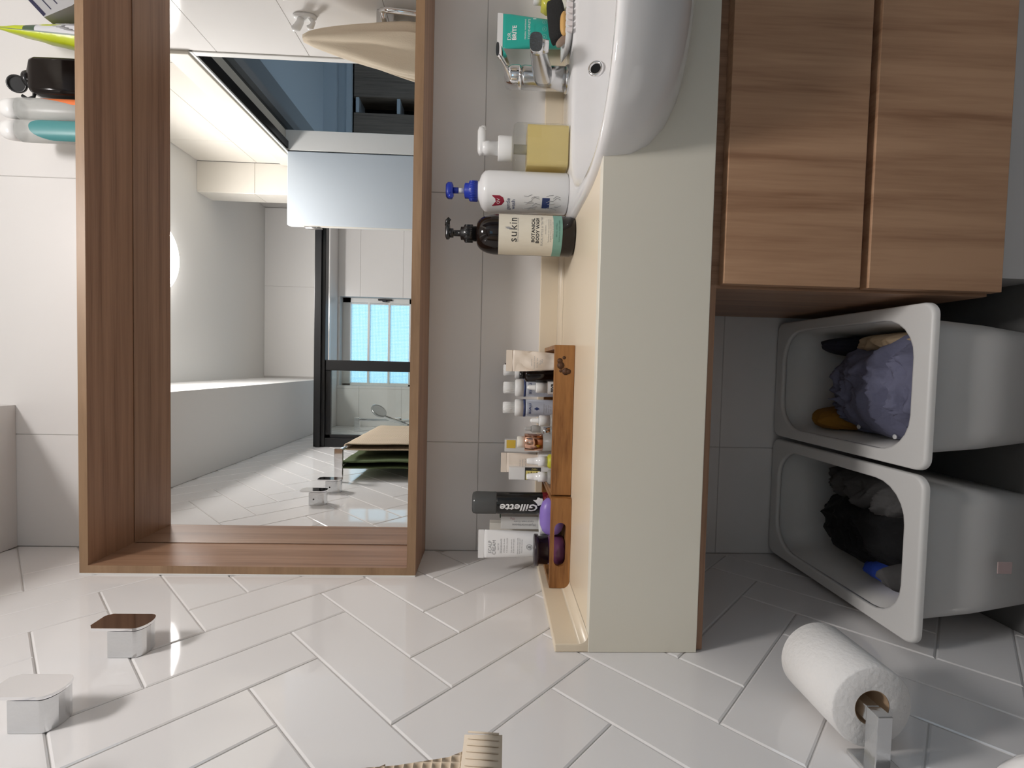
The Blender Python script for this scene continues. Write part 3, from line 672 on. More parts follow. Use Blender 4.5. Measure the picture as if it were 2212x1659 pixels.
# teal toothpaste tube standing on its cap
def tube_thing(name, label, x, y, z, w, h, th, m_, crimp_m, group=None, wb=.6, cap_h=.0, cap_m=None, lean=0., crumple=0., yaw=0., capw=.42):
    """squeeze tube standing on its cap, flat crimp on top"""
    t = thing(name, label, 'tube', (x, y, z), group)
    cy_, sy_ = math.cos(yaw), math.sin(yaw)
    def P(px, py, pz):
        px += lean*pz; return (x+px*cy_-py*sy_, y+px*sy_+py*cy_, z+pz)
    if cap_h:
        b = MB(); n = 26
        b.loft([[P(w*capw*math.cos(2*PI*i/n), w*capw*math.sin(2*PI*i/n), zz) for i in range(n)] for zz in (0, cap_h*.95)], 0, True); b.build('cap', cap_m or WHITEP, t)
    rings = []; n = 32; K = 16
    for k in range(K+1):
        u = k/K; hw = w/2*(wb+(1-wb)*min(1, u*1.15)**.8); hd = max(.0009, (w/2*wb)*(1-u)**.85*.92*(th/.03))
        zz = cap_h+(h-cap_h-.012)*u; ring = []
        for i in range(n):
            a = 2*PI*i/n; c, s_ = math.cos(a), math.sin(a)
            px, py = hw*math.copysign(abs(c)**.85, c), hd*math.copysign(abs(s_)**.85, s_)
            if crumple: py += crumple*(noise.noise(Vector((px*45, zz*40, 3+x*9)))-.1)*(1 if s_ > 0 else -1)*.9*min(1, 4*u*(1-u)+.2); px *= 1+.8*crumple*30*noise.noise(Vector((zz*30, x*7, 1)))*.1
            ring.append(P(px, py, zz))
        rings.append(ring)
    b = MB(); b.loft(rings, 0, True); b.build('tube_body', m_, t)
    b = MB(); b.loft([[P(px, py, zz) for px, py in ((-w/2, -.0011), (w/2, -.0011), (w/2, .0011), (-w/2, .0011))] for zz in (h-.0125, h)], 0, False)
    b.build('crimp', crimp_m, t)
    return t, P
tx_, ty_, tz_ = 1.205, -.062, ZB+.0005
tt, TP = tube_thing('toothpaste_tube', 'teal toothpaste tube standing on its cap behind the tap', tx_, ty_, tz_, .076, .160, .03, TEAL, WHITEP, wb=.66, cap_h=.014, lean=.03)
b = MB()
def tfp(px, pz):
    u = max(0, (pz-.014)/(.160-.026)); hd = (.038*.66)*(max(0, 1-u))**.85*.92; lim = .038*(.66+.34*min(1, u*1.15)**.8)
    q = min(.98, abs(px)/lim); return TP(px, -max(.0012, hd*(1-q**2.35)**.425)-.0006, pz)
add_text(b, 'DR.', .0125, lambda u, v: tfp(-.012+u, .132+v), 0); add_text(b, 'BRITE', .0125, lambda u, v: tfp(-.006+u, .121+v), 0, bold=.0004)
add_text(b, 'MINERAL WHITENING', .0045, lambda u, v: tfp(.002+u, .097+v), 0); add_text(b, 'TOOTHPASTE', .0072, lambda u, v: tfp(.002+u, .0885+v), 0)
b.add([tfp(u, v) for u, v in ((-.026, .0735), (.026, .0735), (.026, .0805), (-.026, .0805))], [(0, 1, 2, 3)], 0)
add_text(b, 'PEPPERMINT', .0042, lambda u, v: Vector(tfp(u, .077+v))+Vector((0, -.0004, 0)), 1)
for k in (-1, 0, 1):
    for q in range(10):
        a0, a1 = 2*PI*q/10, 2*PI*(q+1)/10
        b.add([tfp(.016*k+r*math.cos(a), .055+r*math.sin(a)) for r, a in ((.0052, a0), (.0052, a1), (.0043, a1), (.0043, a0))], [(0, 1, 2, 3)], 2)
    b.add([tfp(.016*k+u, .055+v) for u, v in ((-.002, -.001), (.002, -.001), (0, .003))], [(0, 1, 2)], 2)
b.add([tfp(u, v) for u, v in ((-.022, .0432), (.022, .0432), (.022, .044), (-.022, .044))], [(0, 1, 2, 3)], 2)
b.build('lettering', [PRINT_WHITE, TEAL, mat('pale teal print', (.25, .62, .54), .5)], tt)

# soap dish with ribbed rim, stones
sd = thing('soap_dish', 'white ribbed soap dish on the basin deck behind the tap', 'dish', (1.215, -.105, ZB))
b = MB(); d0 = [rr(1.215-a, 1.215+a, -.105-c, -.105+c, .03, 6) for a, c in ((.066, .034), (.084, .043), (.081, .040), (.060, .030))]
b.loft([z_ring(p, z) for p, z in zip(d0, (ZB+.0005, ZB+.0165, ZB+.0165, ZB+.006))], 0, True); b.build('dish_body', WHITEG, sd)
for k in range(9):
    u = -.056+.0128*k
    b = MB(); b.box(1.215+u+.004-.0045, 1.215+u+.004+.0045, -.1475, -.141, ZB+.003, ZB+.0175, .0012); b.build('rib', mat('rose white plastic', (.82, .76, .75), .3) if k == 0 else bpy.data.materials['rose white plastic'], sd)
def pebble(name, label, cat, x, y, z, a, c, h, m_, rot=(0, 0, 0), e=2.4, jag=0.):
    b = MB(); rings = []
    for k in range(9):
        ph = -PI/2+PI*k/8; s_ = max(.02, math.cos(ph)**(2/e)) if abs(ph) < PI/2-1e-6 else .02; zz = h*math.copysign(abs(math.sin(ph))**(2/e), ph)
        rings.append([(px*s_*(1+jag*noise.noise(Vector((px*60, py*60, zz*60)))), py*s_, zz) for px, py in sup(0, 0, a, c, e, 28)])
    b.loft(rings, 0, True); R = Matrix.Rotation(rot[2], 3, 'Z') @ Matrix.Rotation(rot[1], 3, 'Y') @ Matrix.Rotation(rot[0], 3, 'X')
    b.v = [tuple(R @ Vector(v)) for v in b.v]; o = b.build(name, m_); o.location = (x, y, z); return tag(o, label, cat)
pebble('pumice_stone', 'black pumice block leaning in the white soap dish', 'pumice stone', 1.212, -.096, ZB+.031, .043, .014, .0185, PUMICE, (-.35, -.12, 0), 6., .05)
pebble('soap_bar', 'worn orange soap bar lying in front of the black pumice', 'soap', 1.190, -.124, ZB+.018, .026, .008, .009, ORANGES, (.5, 0, .05), 2.3)
pebble('soap_sliver', 'thin taupe soap sliver leaning on the left of soap dish', 'soap', 1.158, -.118, ZB+.020, .018, .005, .0075, TAUPE, (.2, .75, 0), 2.6)
yb = thing('yellow_bottle', 'small yellow green bottle partly hidden behind the black pumice', 'bottle', (1.293, -.045, ZB))
b = MB(); b.loft([z_ring(rr(1.293-a, 1.293+a, -.045-.018, -.045+.018, .012), z) for a, z in ((.028, ZB+.0005), (.030, ZB+.004), (.027, ZB+.05), (.020, ZB+.062))], 0, True); b.build('bottle_body', mat('yellow green plastic', (.70, .66, .10), .25), yb)
b = MB(); b.lathe([(.010, .062), (.010, .078), (.007, .08)], 1.293, -.045, ZB, 18); b.build('cap', WHITEP, yb)

# ================================================================== TEAK TRAYS AND WHAT STANDS IN THEM
def tray(name, label, x0, x1, y0, y1, h, slot=None):
    t = thing(name, label, 'tray', ((x0+x1)/2, (y0+y1)/2, CT)); z0 = CT+.0004; T = .009
    b = MB(); b.box(x0+.001, x1-.001, y0+.001, y1-.001, z0, z0+.006); b.build('tray_base', TEAK, t)
    if not slot:
        b = MB(); b.box(x0, x1, y0, y0+T, z0, z0+h, .0015); b.build('front_board', TEAK, t)
    else:                                            # board with a stadium shaped hand slot
        sx0, sx1, sz0, sz1 = slot; n = 8; r = (sz1-sz0)/2; zc = (sz0+sz1)/2
        hole = [(sx1-r+r*math.cos(a), zc+r*math.sin(a)) for a in [-PI/2+PI*k/n for k in range(n+1)]]+[(sx0+r+r*math.cos(a), zc+r*math.sin(a)) for a in [PI/2+PI*k/n for k in range(n+1)]]
        cx_ = (sx0+sx1)/2; outl = []
        for (hx, hz) in hole:                        # ring of outline points opposite each hole point
            dx, dz = hx-cx_, hz-zc; ts = []
            if dx: ts += [((x1 if dx > 0 else x0)-cx_)/dx]
            if dz: ts += [((z0+h if dz > 0 else z0)-zc)/dz]
            q = min(t_ for t_ in ts if t_ > 0); outl.append((cx_+dx*q, zc+dz*q))
        def snap(l):
            for cxr in (x0, x1):
                for czr in (z0, z0+h):
                    i = min(range(len(l)), key=lambda i_: (l[i_][0]-cxr)**2+(l[i_][1]-czr)**2)
                    rr_ = .006 if czr == z0 else .0015
                    l[i] = (cxr+(rr_*.3 if cxr == x0 else -rr_*.3), czr+(rr_*.3 if czr == z0 else -rr_*.3))
            return l
        outl = snap(outl); rings = [[(x, y, z) for x, z in pp] for pp, y in ((outl, y0), (hole, y0), (hole, y0+T), (outl, y0+T), (outl, y0))]
        b = MB(); b.loft(rings, 0, False, False, False); b.build('front_board', TEAK, t)
    b = MB(); b.box(x0, x1, y1-T, y1, z0, z0+h, .0015); b.build('back_board', TEAK, t)
    for xa in (x0, x1-T): b = MB(); b.box(xa, xa+T, y0+T, y1-T, z0, z0+h, .001); b.build('end_board', TEAK, t)
    return t
t1 = tray('wooden_tray', 'long teak tray of skincare bottles on the cream counter', .199, .502, -.218, -.0255, .041)
b = MB()                                             # dark knot in the front board, upper right
for k in range(7):
    a = k*.9; b.lathe([(.0035+.002*(k % 3), -.0003), (.0005, -.0004)], .4705-.004*k+.006*math.cos(a), -.2182, CT+.022+.009*math.sin(a*1.3), 10, axis='y')
b.build('knot', mat('dark wood knot', (.09, .035, .012), .6), t1)
t2 = tray('handled_tray', 'short teak tray with a hand slot against the left wall', .0145, .1965, -.230, -.040, .041, (.058, .147, CT+.0095, CT+.0335))
ZT = CT+.0070                                        # standing level inside the trays

def vial(name, label, x, y, parts, group=None, cat='bottle', z=ZT, n=24):
    """turned container: parts = [(part name, profile, material)], heights above the tray floor"""
    t = thing(name, label, cat, (x, y, z), group)
    for pn, prof, m_ in parts: b = MB(); b.lathe(prof, x, y, z, n); b.build(pn, m_, t)
    return t
# three matching toner bottles with a navy band
G3 = 'navy banded toner bottles'
def toner(x, y, label, full=True):
    t = thing('toner_bottle', label, 'bottle', (x, y, ZT), G3); R = .0195
    b = MB(); b.lathe([(R-.002, 0), (R, .002), (R, .082), (R, .082)], x, y, ZT, 28); b.build('bottle_body', mat('cloudy toner', (.56, .58, .64), .25) if 'cloudy toner' not in bpy.data.materials else bpy.data.materials['cloudy toner'], t)
    b = MB(); b.lathe([(R, .0865), (R, .1035), (R-.002, .1055), (.0135, .106)], x, y, ZT, 28); b.build('shoulder', WHITEP, t)
    b = MB(); b.lathe([(R+.0003, .082), (R+.0003, .0865)], x, y, ZT, 28); b.build('band', PRINT_NAVY, t)
    b = MB(); b.lathe([(.0125, .106), (.0125, .131), (.0115, .1325)], x, y, ZT, 24)
    for k in range(22): a = 2*PI*k/22; b.tube([(x+.0125*math.cos(a), y+.0125*math.sin(a), ZT+.107), (x+.0125*math.cos(a), y+.0125*math.sin(a), ZT+.131)], .0006, 4)
    b.build('cap', WHITEP, t)
    b = MB(); arc_patch(b, x, y, R+.0004, ZT+.020, ZT+.079, -.95, .95, 0, 14); add_text(b, 'SEGALLS', .0068, cyl(x, y, R+.0007, ZT+.072), 1, bold=.0002); add_text(b, 'SKIN CARE', .003, cyl(x, y, R+.0007, ZT+.0675), 2)
    b.add([cyl(x, y, R+.0007, ZT+.057)(u, v) for u, v in ((0, .0065), (.0038, 0), (0, -.0065), (-.0038, 0))], [(0, 1, 2, 3)], 1)
    for k in range(4): add_text(b, ('HYDRATING', 'ESSENCE', 'toner mist', '150 ml')[k], .0042, cyl(x, y, R+.0007, ZT+.041-.005*k), 2)
    b.build('label', [mat('silver blue label', (.50, .53, .61), .4) if 'silver blue label' not in bpy.data.materials else bpy.data.materials['silver blue label'], PRINT_NAVY, PRINT_GREY], t)
    return t
tn = toner(.3635, -.090, 'navy banded toner bottle in the middle, beside the white droppers')
dup(tn, (.4085, -.090, ZT), 'navy banded toner bottle behind the white dropper with black writing')
dup(tn, (.4475, -.058, ZT), 'navy banded toner bottle half hidden behind the crumpled beige tube')
# crumpled beige tube, white-tipped one behind, brown bottle
ct, _ = tube_thing('cream_tube', 'crumpled beige cream tube at the right end of long tray', .4685, -.190, ZT, .043, .130, .03, BEIGEP, BEIGEP, wb=.72, cap_h=.008, crumple=.010, lean=.0)
b = MB()
for k, s_ in enumerate(('intensive', 'moisture cream', 'for dry skin', '60 ml')): add_text(b, s_, .0042, flat(.4685-.003, -.2045, ZT+.079-.0058*k, 0), 0)
add_text(b, 'SG', .0075, flat(.468, -.2065, ZT+.058), 0); b.build('lettering', PRINT_GREY, ct)
vial('serum_bottle', 'dark brown serum bottle just behind the crumpled beige tube', .4395, -.150, [('bottle_body', [(.014, 0), (.0155, .002), (.0155, .078), (.0150, .086), (.008, .090)], AMBER), ('cap', [(.009, .090), (.009, .1)], BLACKP)])
vial('spray_bottle', 'slim black capped bottle at the back right of long tray', .458, -.040, [('bottle_body', [(.008, 0), (.009, .002), (.009, .105), (.006, .112)], WHITEP), ('cap', [(.0062, .112), (.0062, .126), (.005, .129)], BLACKP)])
# droppers
def dropper(label, x, y, zc, body_m, rub=WHITEP, R=.0145, cap_r=.0115, cap_h=.021, br=.0055, bh=.019, collar_m=WHITEP, group='dropper bottles'):
    h = zc-ZT
    return vial('dropper_bottle', label, x, y, [('bottle_body', [(R-.002, 0), (R, .002), (R, h-.006), (cap_r-.002, h)], body_m), ('collar', [(cap_r, h-.001), (cap_r, h+cap_h-.002), (cap_r-.001, h+cap_h)], collar_m), ('bulb', [(br+.002, h+cap_h), (br, h+cap_h+.004), (br*.92, h+cap_h+bh-.004), (br*.6, h+cap_h+bh-.001), (.0005, h+cap_h+bh)], rub)], group)
d1 = dropper('white dropper bottle with black writing in front of a toner', .413, -.150, .848, mat('smoky serum glass', (.30, .26, .23), .2), R=.0155)
b = MB(); arc_patch(b, .413, -.150, .0158, ZT+.004, ZT+.040, -1.1, 1.1, 0, 12); add_text(b, 'SEVB', .0085, cyl(.413, -.150, .0160, ZT+.030), 1, bold=.0004); add_text(b, 'serum', .005, cyl(.413, -.150, .0160, ZT+.022), 1); b.build('label', [PRINT_WHITE, PRINT_BLACK], d1)
dropper('clean white dropper bottle left of the middle toner bottle', .3435, -.165, .841, FROST)
dropper('tiny frosted dropper bottle with a metal ring by rose gold pump', .319, -.112, .855, FROST, rub=FROST, R=.0125, cap_r=.0085, cap_h=.018, br=.0045, bh=.016, collar_m=FROST)
vial('sample_pot', 'tiny chrome pot lying low beside the rose gold pump', .3165, -.128, [('pot_body', [(.008, 0), (.009, .002), (.009, .03)], FROST), ('lid', [(.0095, .03), (.0095, .042), (.008, .044)], CHROME)], cat='pot')
rg = vial('pump_bottle', 'frosted skincare bottle with a shiny rose gold collar', .293, -.135, [('bottle_body', [(.0165, 0), (.0185, .003), (.0185, .046)], FROST), ('collar', [(.0188, .046), (.0188, .084), (.0180, .0845)], ROSE), ('inner_cap', [(.0125, .0845), (.0125, .099), (.011, .1005)], mat('ivory plastic', (.84, .80, .72), .35))])
yx = thing('sample_box', 'small white carton printed with yellow behind the rose gold pump', 'box', (.271, -.048, ZT))
b = MB(); b.box(.257, .285, -.058, -.038, ZT+.0005, ZT+.125, .0008); b.build('carton', PALEBOX, yx)
b = MB(); b.box(.266, .2846, -.0585, -.0582, ZT+.100, ZT+.121); b.build('yellow_print', mat('sun yellow print', (.85, .58, .08), .5), yx)
ct2, _ = tube_thing('cream_tube', 'smooth beige cream tube at the left of the rose gold pump', .241, -.102, ZT, .044, .134, .03, BEIGEP, BEIGEP, wb=.70, cap_h=.014, cap_m=mat('brown cap', (.24, .15, .10), .4), crumple=.003)
b = MB()
for k, s_ in enumerate(('hand and', 'body balm', 'travel 50 ml')): add_text(b, s_, .0040, flat(.243, -.1165, ZT+.092-.006*k), 0)
b.build('lettering', PRINT_GREY, ct2)
def nozzle(label, x, y, body_m, R=.015):
    return vial('mist_bottle', label, x, y, [('bottle_body', [(R-.002, 0), (R, .003), (R, .034), (.009, .039)], body_m), ('nozzle', [(.0105, .038), (.0105, .057), (.0080, .0575), (.0075, .068), (.0062, .079), (.0045, .081)], WHITEG)], 'white mist bottles')
nozzle('white mist bottle with a yellow green label in the long tray', .2585, -.170, mat('yellow green label', (.62, .60, .05), .4))
nozzle('plain white mist bottle at the left end of the long tray', .2265, -.175, FROST)
vial('cotton_pot', 'low round white pot between the two mist bottles', .2545, -.115, [('pot_body', [(.014, 0), (.0165, .003), (.0165, .045), (.014, .052)], WHITEP)], cat='pot')
bk = thing('ointment_box', 'narrow white box with a black and yellow label by shaving can', 'box', (.2075, -.110, ZT))
b = MB(); b.box(.207, .2345, -.122, -.100, ZT+.0005, ZT+.116, .0006); b.build('carton', WHITEP, bk)
b = MB(); b.box(.2068, .2348, -.1224, -.1219, ZT+.046, ZT+.081, 0, 0); b.box(.2075, .2275, -.1228, -.1223, ZT+.048, ZT+.079, 0, 1)
for k in range(4): b.box(.209, .2255-.002*(k % 2), -.1231, -.1227, ZT+.0535+.006*k, ZT+.0560+.006*k, 0, 2)
add_text(b, 'HERO', .0048, flat(.2310, -.1227, ZT+.060, PI/2), 1); b.build('label', [PRINT_BLACK, mat('pale yellow print', (.86, .75, .25), .5), mat('brown print', (.25, .20, .04), .5)], bk)
vial('eye_drop_vial', 'tiny clear topped vial behind the black and yellow box', .221, -.080, [('bottle_body', [(.007, 0), (.008, .002), (.008, .108), (.004, .114)], FROST), ('cap', [(.0045, .114), (.004, .122), (.002, .124)], FROST)])

# shaving foam can
gx, gy = .1575, -.130
gc = thing('shaving_foam_can', 'black shaving foam can with big sideways white lettering in tray', 'can', (gx, gy, ZT))
b = MB(); b.lathe([(.0225, 0), (.0238, .003), (.0238, .140), (.0228, .144)], gx, gy, ZT, 36); b.build('can_body', mat('black can paint', (.012, .012, .012), .2), gc)
b = MB(); b.lathe([(.0241, .0005), (.0241, .042)], gx, gy, ZT, 36, cap=False); b.build('red_band', mat('dark red print', (.20, .012, .022), .3), gc)
b = MB(); b.lathe([(.0236, .142), (.0240, .144), (.0240, .187), (.0225, .193), (.018, .195)], gx, gy, ZT, 36); b.build('cap', semi('smoky cap', (.15, .155, .155), .12, .15, .3, (.4, .4, .4)), gc)
b = MB(); add_text(b, 'Gillette', .0262, lambda u, v: cyl(gx, gy, .0244, ZT+.093, -.12)(-v*.82, u*1.04), 0, cut=('y', .002), bold=.0006, shear=.2)
foam = []
for k in range(16):
    a = 2*PI*k/16; r = .0085*(1+.18*math.sin(5*a)); foam.append((r*math.cos(a), r*.95*math.sin(a)))
foam[4] = (foam[4][0]+.003, .014)
patch(b, foam, cyl(gx, gy, .0245, ZT+.050, .42), 0)
for k, s_ in enumerate(('CLASSIC', 'shaving foam', 'regular', '200 ml')): add_text(b, s_, .0058, cyl(gx, gy, .0245, ZT+.0375-.0052*k, .42), 1)
b.build('lettering', [PRINT_WHITE, mat('pale red print', (.7, .25, .25), .5)], gc)
# cartons, scalp cream, lilac ball, plum jar
wb_ = thing('medicine_box', 'white medicine carton with grey writing beside the shaving can', 'box', (.108, -.105, ZT))
b = MB(); b.box(.0945, .1225, -.116, -.094, ZT+.0005, ZT+.131, .0006); b.build('carton', PALEBOX, wb_)
b = MB(); add_text(b, 'Hydrocortisone', .0080, flat(.1045, -.1165, ZT+.080, PI/2), 0); add_text(b, 'topical cream 1% w/w', .0050, flat(.1120, -.1165, ZT+.080, PI/2), 0); add_text(b, '15 g', .0060, flat(.1180, -.1165, ZT+.105, PI/2), 1); b.build('lettering', [PRINT_GREY, PRINT_RED], wb_)
gb = thing('medicine_box', 'thin dark green carton between the shaving can and white carton', 'box', (.117, -.070, ZT))
b = MB(); b.box(.108, .1275, -.080, -.060, ZT+.0005, ZT+.133, .0006); b.build('carton', mat('dark green carton', (.07, .12, .09), .6), gb)
cbx = thing('medicine_box', 'taller cream carton behind the scalp cream tube', 'box', (.0845, -.070, ZT))
b = MB(); b.box(.0715, .0965, -.082, -.058, ZT+.0005, ZT+.156, .0006); b.build('carton', mat('cream carton', (.80, .77, .70), .6), cbx)
b = MB(); b.box(.0714, .0790, -.0824, -.0821, ZT+.100, ZT+.140); b.build('black_print', PRINT_BLACK, cbx)
sct, SP = tube_thing('scalp_cream_tube', 'white scalp cream tube with grey writing behind the plum jar', .070, -.140, ZT, .062, .180, .034, WHITEG, WHITEG, wb=.78, cap_h=.02, lean=.0)
b = MB()
def scp(px, pz):
    u = max(0, (pz-.02)/(.180-.032)); hd = (.031*.78)*(max(0, 1-u))**.85*.92*(.034/.03); lim = .031*(.78+.22*min(1, u*1.15)**.8)
    q = min(.97, abs(px)/lim); return SP(px, -max(.0012, hd*(1-q**2.35)**.425)-.0007, pz)
for s_, size, pz, px in (('SCALP', .0100, .154, -.006), ('CREAM', .0100, .145, -.006), ('NOTTE', .0046, .136, -.004), ('REGENERANTE', .0048, .130, -.002), ('crema per la cute', .0044, .124, -.001), ('e la notte crescita', .0044, .118, 0), ('Scalp night cream for', .0036, .108, 0), ('all hair and skin types', .0036, .1035, 0), ('massage into clean scalp', .0036, .095, 0), ('leave on overnight and', .0036, .0905, 0), ('rinse in the morning', .0036, .086, 0)):
    add_text(b, s_, size, (lambda px_, pz_: (lambda u, v: scp(px_+u, pz_+v)))(px, pz), 0)
for q in range(14):
    a0, a1 = 2*PI*q/14, 2*PI*(q+1)/14; b.add([scp(r*math.cos(a), .070+r*math.sin(a)) for r, a in ((.0062, a0), (.0062, a1), (.0053, a1), (.0053, a0))], [(0, 1, 2, 3)], 0)
b.add([scp(u, .070+v) for u, v in ((-.003, -.003), (.003, -.003), (.002, .003), (-.002, .003))], [(0, 1, 2, 3)], 0)
b.build('lettering', PRINT_GREY, sct)
pebble('shower_puck', 'lilac round plastic puck in front of the shaving can', 'puck', .1470, -.188, ZT+.0268, .0395, .020, .0262, PURPLE, (0, 0, 0), 2.5)
vial('cotton_bowl', 'small white plastic bowl behind the lilac puck', .118, -.145, [('bowl_body', [(.012, 0), (.020, .015), (.0245, .048), (.0235, .048), (.011, .004)], WHITEP)], cat='bowl')
pj = vial('hair_wax_jar', 'plum jar with a wide black lid in the handled tray', .0735, -.182, [('jar_body', [(.026, 0), (.031, .004), (.032, .016), (.031, .030), (.026, .034)], PURPLEJ), ('lid', [(.0275, .034), (.0285, .035), (.0285, .0535), (.0325, .054), (.0325, .0605), (.0315, .062), (.0005, .0622)], mat('aubergine black lid', (.028, .018, .026), .25))], cat='jar', n=36)

# ================================================================== ON TOP OF THE MIRROR CABINET
ZS = MZ1+.0005
def stick(label, x, y, print_m, z_edge, side):
    t = thing('deodorant_stick', label, 'bottle', (x, y, ZS), 'tall cloudy bottles on the mirror cabinet'); R = .0225
    b = MB(); b.loft([z_ring(sup(x, y, R*k, R*.8*k, 2.4, 32), ZS+z) for k, z in ((.92, 0), (1, .003), (1.0, .150), (.97, .166))], 0, True); b.build('bottle_body', FROST, t)
    b = MB(); b.loft([z_ring(sup(x, y, R*k, R*.8*k, 2.4, 32), ZS+z) for k, z in ((.93, .167), (.90, .185), (.78, .198), (.4, .2035), (.02, .204))], 0, True); b.build('cap', WHITEP, t)
    b = MB(); n = 20
    pts = lambda a, zz: (x+R*1.012*math.copysign(abs(math.sin(a))**(2/2.4), math.sin(a)), y-R*.8*1.012*math.copysign(abs(math.cos(a))**(2/2.4), math.cos(a)), ZS+zz)
    a0, a1 = side
    low, top = [], []
    for k in range(n+1):
        q = k/n; a = a0+(a1-a0)*q; low.append(pts(a, .010)); top.append(pts(a, z_edge(q)))
    b.loft([low, top], 0, True, False, False, closed=False); b.build('print', print_m, t); return t
stick('tall cloudy bottle with teal print, leftmost on the mirror cabinet', .9345, -.085, TEALP, lambda q: .075+.060*math.sin(PI*min(1, q*.9+.05))**.7, (-1.2, 1.5))
ob = stick('tall cloudy bottle with an orange band beside the black bottle', .9800, -.085, ORANGEP, lambda q: .045+.075*q, (.15, .95))
bb = thing('hair_oil_bottle', 'black flip top bottle standing on the mirror cabinet', 'bottle', (1.0425, -.085, ZS))
R1 = rr(1.0425-.0375, 1.0425+.0375, -.085-.026, -.085+.026, .009)
b = MB(); b.loft([z_ring(R1, ZS), z_ring(R1, ZS+.118), z_ring(rr(1.0425-.034, 1.0425+.036, -.085-.022, -.085+.022, .009), ZS+.130), z_ring(rr(1.0425-.020, 1.0425+.020, -.085-.018, -.085+.018, .0175), ZS+.139)], 0, True)
b.build('bottle_body', mat('glossy black plastic', (.009, .006, .005), .15, spec=.25), bb)
b = MB(); b.lathe([(.0175, .139), (.0180, .146), (.0165, .151)], 1.0425, -.085, ZS, 26); b.build('neck', BLACKP, bb)
def flip(u, v, d):
    c0 = Vector((1.030, -.090, ZS+.168)); a = Vector((.62, 0, -.78)); n_ = Vector((-.35, -.9, -.28)).normalized(); bq = n_.cross(a).normalized(); a = bq.cross(n_)
    return c0+a*u+bq*v+n_*d
b = MB(); b.loft([[flip(.0185*k*math.cos(2*PI*i/26), .0165*k*math.sin(2*PI*i/26), d) for i in range(26)] for k, d in ((.9, -.004), (1, -.002), (1, .004), (.85, .0045), (.8, .001))], 0, True); b.build('flip_lid', BLACKP, bb)
b = MB(); b.tube([(1.006, -.090, ZS+.158), (1.001, -.088, ZS+.148), (1.007, -.086, ZS+.138), (1.018, -.085, ZS+.137)], [.0035, .003, .003, .004], 8); b.build('lid_strap', BLACKP, bb)
def pturn(x, y, z, t=-.42): return (1.131+x*math.cos(t)-y*math.sin(t), -.082+x*math.sin(t)+y*math.cos(t), z)
pc = thing('refill_pouch', 'bright lime green refill pouch standing on the mirror cabinet', 'pouch', (1.130, -.085, ZS))
rings = []
for k in range(13):                                  # pillow base tapering to a flat top seal
    u = k/12; hw = .038*(1-.02*u); hd = max(.0012, .030*(1-u)**.75)
    lean = .012*u; ring = []
    for i in range(28):
        a = 2*PI*i/28; c, s_ = math.cos(a), math.sin(a); px = hd*math.copysign(abs(c)**.8, c); py = hw*math.copysign(abs(s_)**.8, s_)
        wv = .0022*noise.noise(Vector((px*70, py*60, u*9)))
        ring.append(pturn(px+lean+wv, py, ZS+.195*u))
    rings.append(ring)
b = MB(); b.loft(rings, 0, True); b.build('pouch_body', LIME, pc)
b = MB()
def pq(a, z, k=1.012):
    u = z/.195; hw = .038*(1-.02*u)*k; hd = max(.0012, .030*(1-u)**.75)*k; c, s_ = math.cos(a), math.sin(a)
    return pturn(hd*math.copysign(abs(c)**.8, c)+.012*u, hw*math.copysign(abs(s_)**.8, s_), ZS+z)
for a0_, a1_, z0_, z1_, mi in ((-PI/2+.10, -.05, .003, .105, 0), (-PI/2+.10, -.05, .105, .128, 1), (-PI/2+.02, -PI/2+.10, .003, .19, 1)):
    b.loft([[pq(a0_+(a1_-a0_)*i/8, z0_+(z1_-z0_)*k/5) for i in range(9)] for k in range(6)], mi, True, False, False, closed=False)
for k in range(10): b.tube([pq(-1.3+.1*k, .02+.008*(k % 5), 1.03), pq(-1.22+.1*k, .045+.008*(k % 4), 1.03)], .0009, 4, mi=2)
b.build('print', [mat('silver white print', (.62, .63, .66), .35), mat('dark green print panel', (.06, .10, .06), .4), PRINT_GREY], pc)
sb = thing('striped_bag', 'grey wrapped pack with slanting navy stripes, rightmost on mirror cabinet', 'pack', (1.235, -.085, ZS))
def slab(s_, t_, y):                                 # slanted pack leaning to the right: s along its slope, t inward
    return (1.178+.72*s_+.69*t_, y, ZS+.113+.69*s_-.72*t_)
def clipz(p): return (p[0], p[1], max(p[2], ZS+.0003))
b = MB(); b.loft([[clipz(slab(s_, t_, y)) for s_, t_ in ((-.03, 0), (.17, 0), (.17, .16), (-.10, .16), (-.05, .06))] for y in (-.112, -.058)], 0, False); b.build('wrap', GREYW, sb)
b = MB()
for t_, wd_, mi in ((.0005, .007, 0), (.021, .0022, 0), (.038, .0022, 0), (.051, .0022, 0)):
    s0 = -.03
    pts = [slab(s_, q, -.1124) for s_, q in ((s0+.002, t_), (.165, t_), (.165, t_+wd_), (s0+.002, t_+wd_))]
    b.add([clipz(p) for p in pts], [(0, 1, 2, 3)], mi)
for q in range(4): b.add([slab(.02+.035*q+u, .0135+v*.7, -.1125) for u, v in ((-.012, -.004), (.008, -.006), (.014, .003), (-.004, .006))], [(0, 1, 2, 3)], 1)
b.build('stripe_print', [NAVY, PRINT_WHITE], sb)

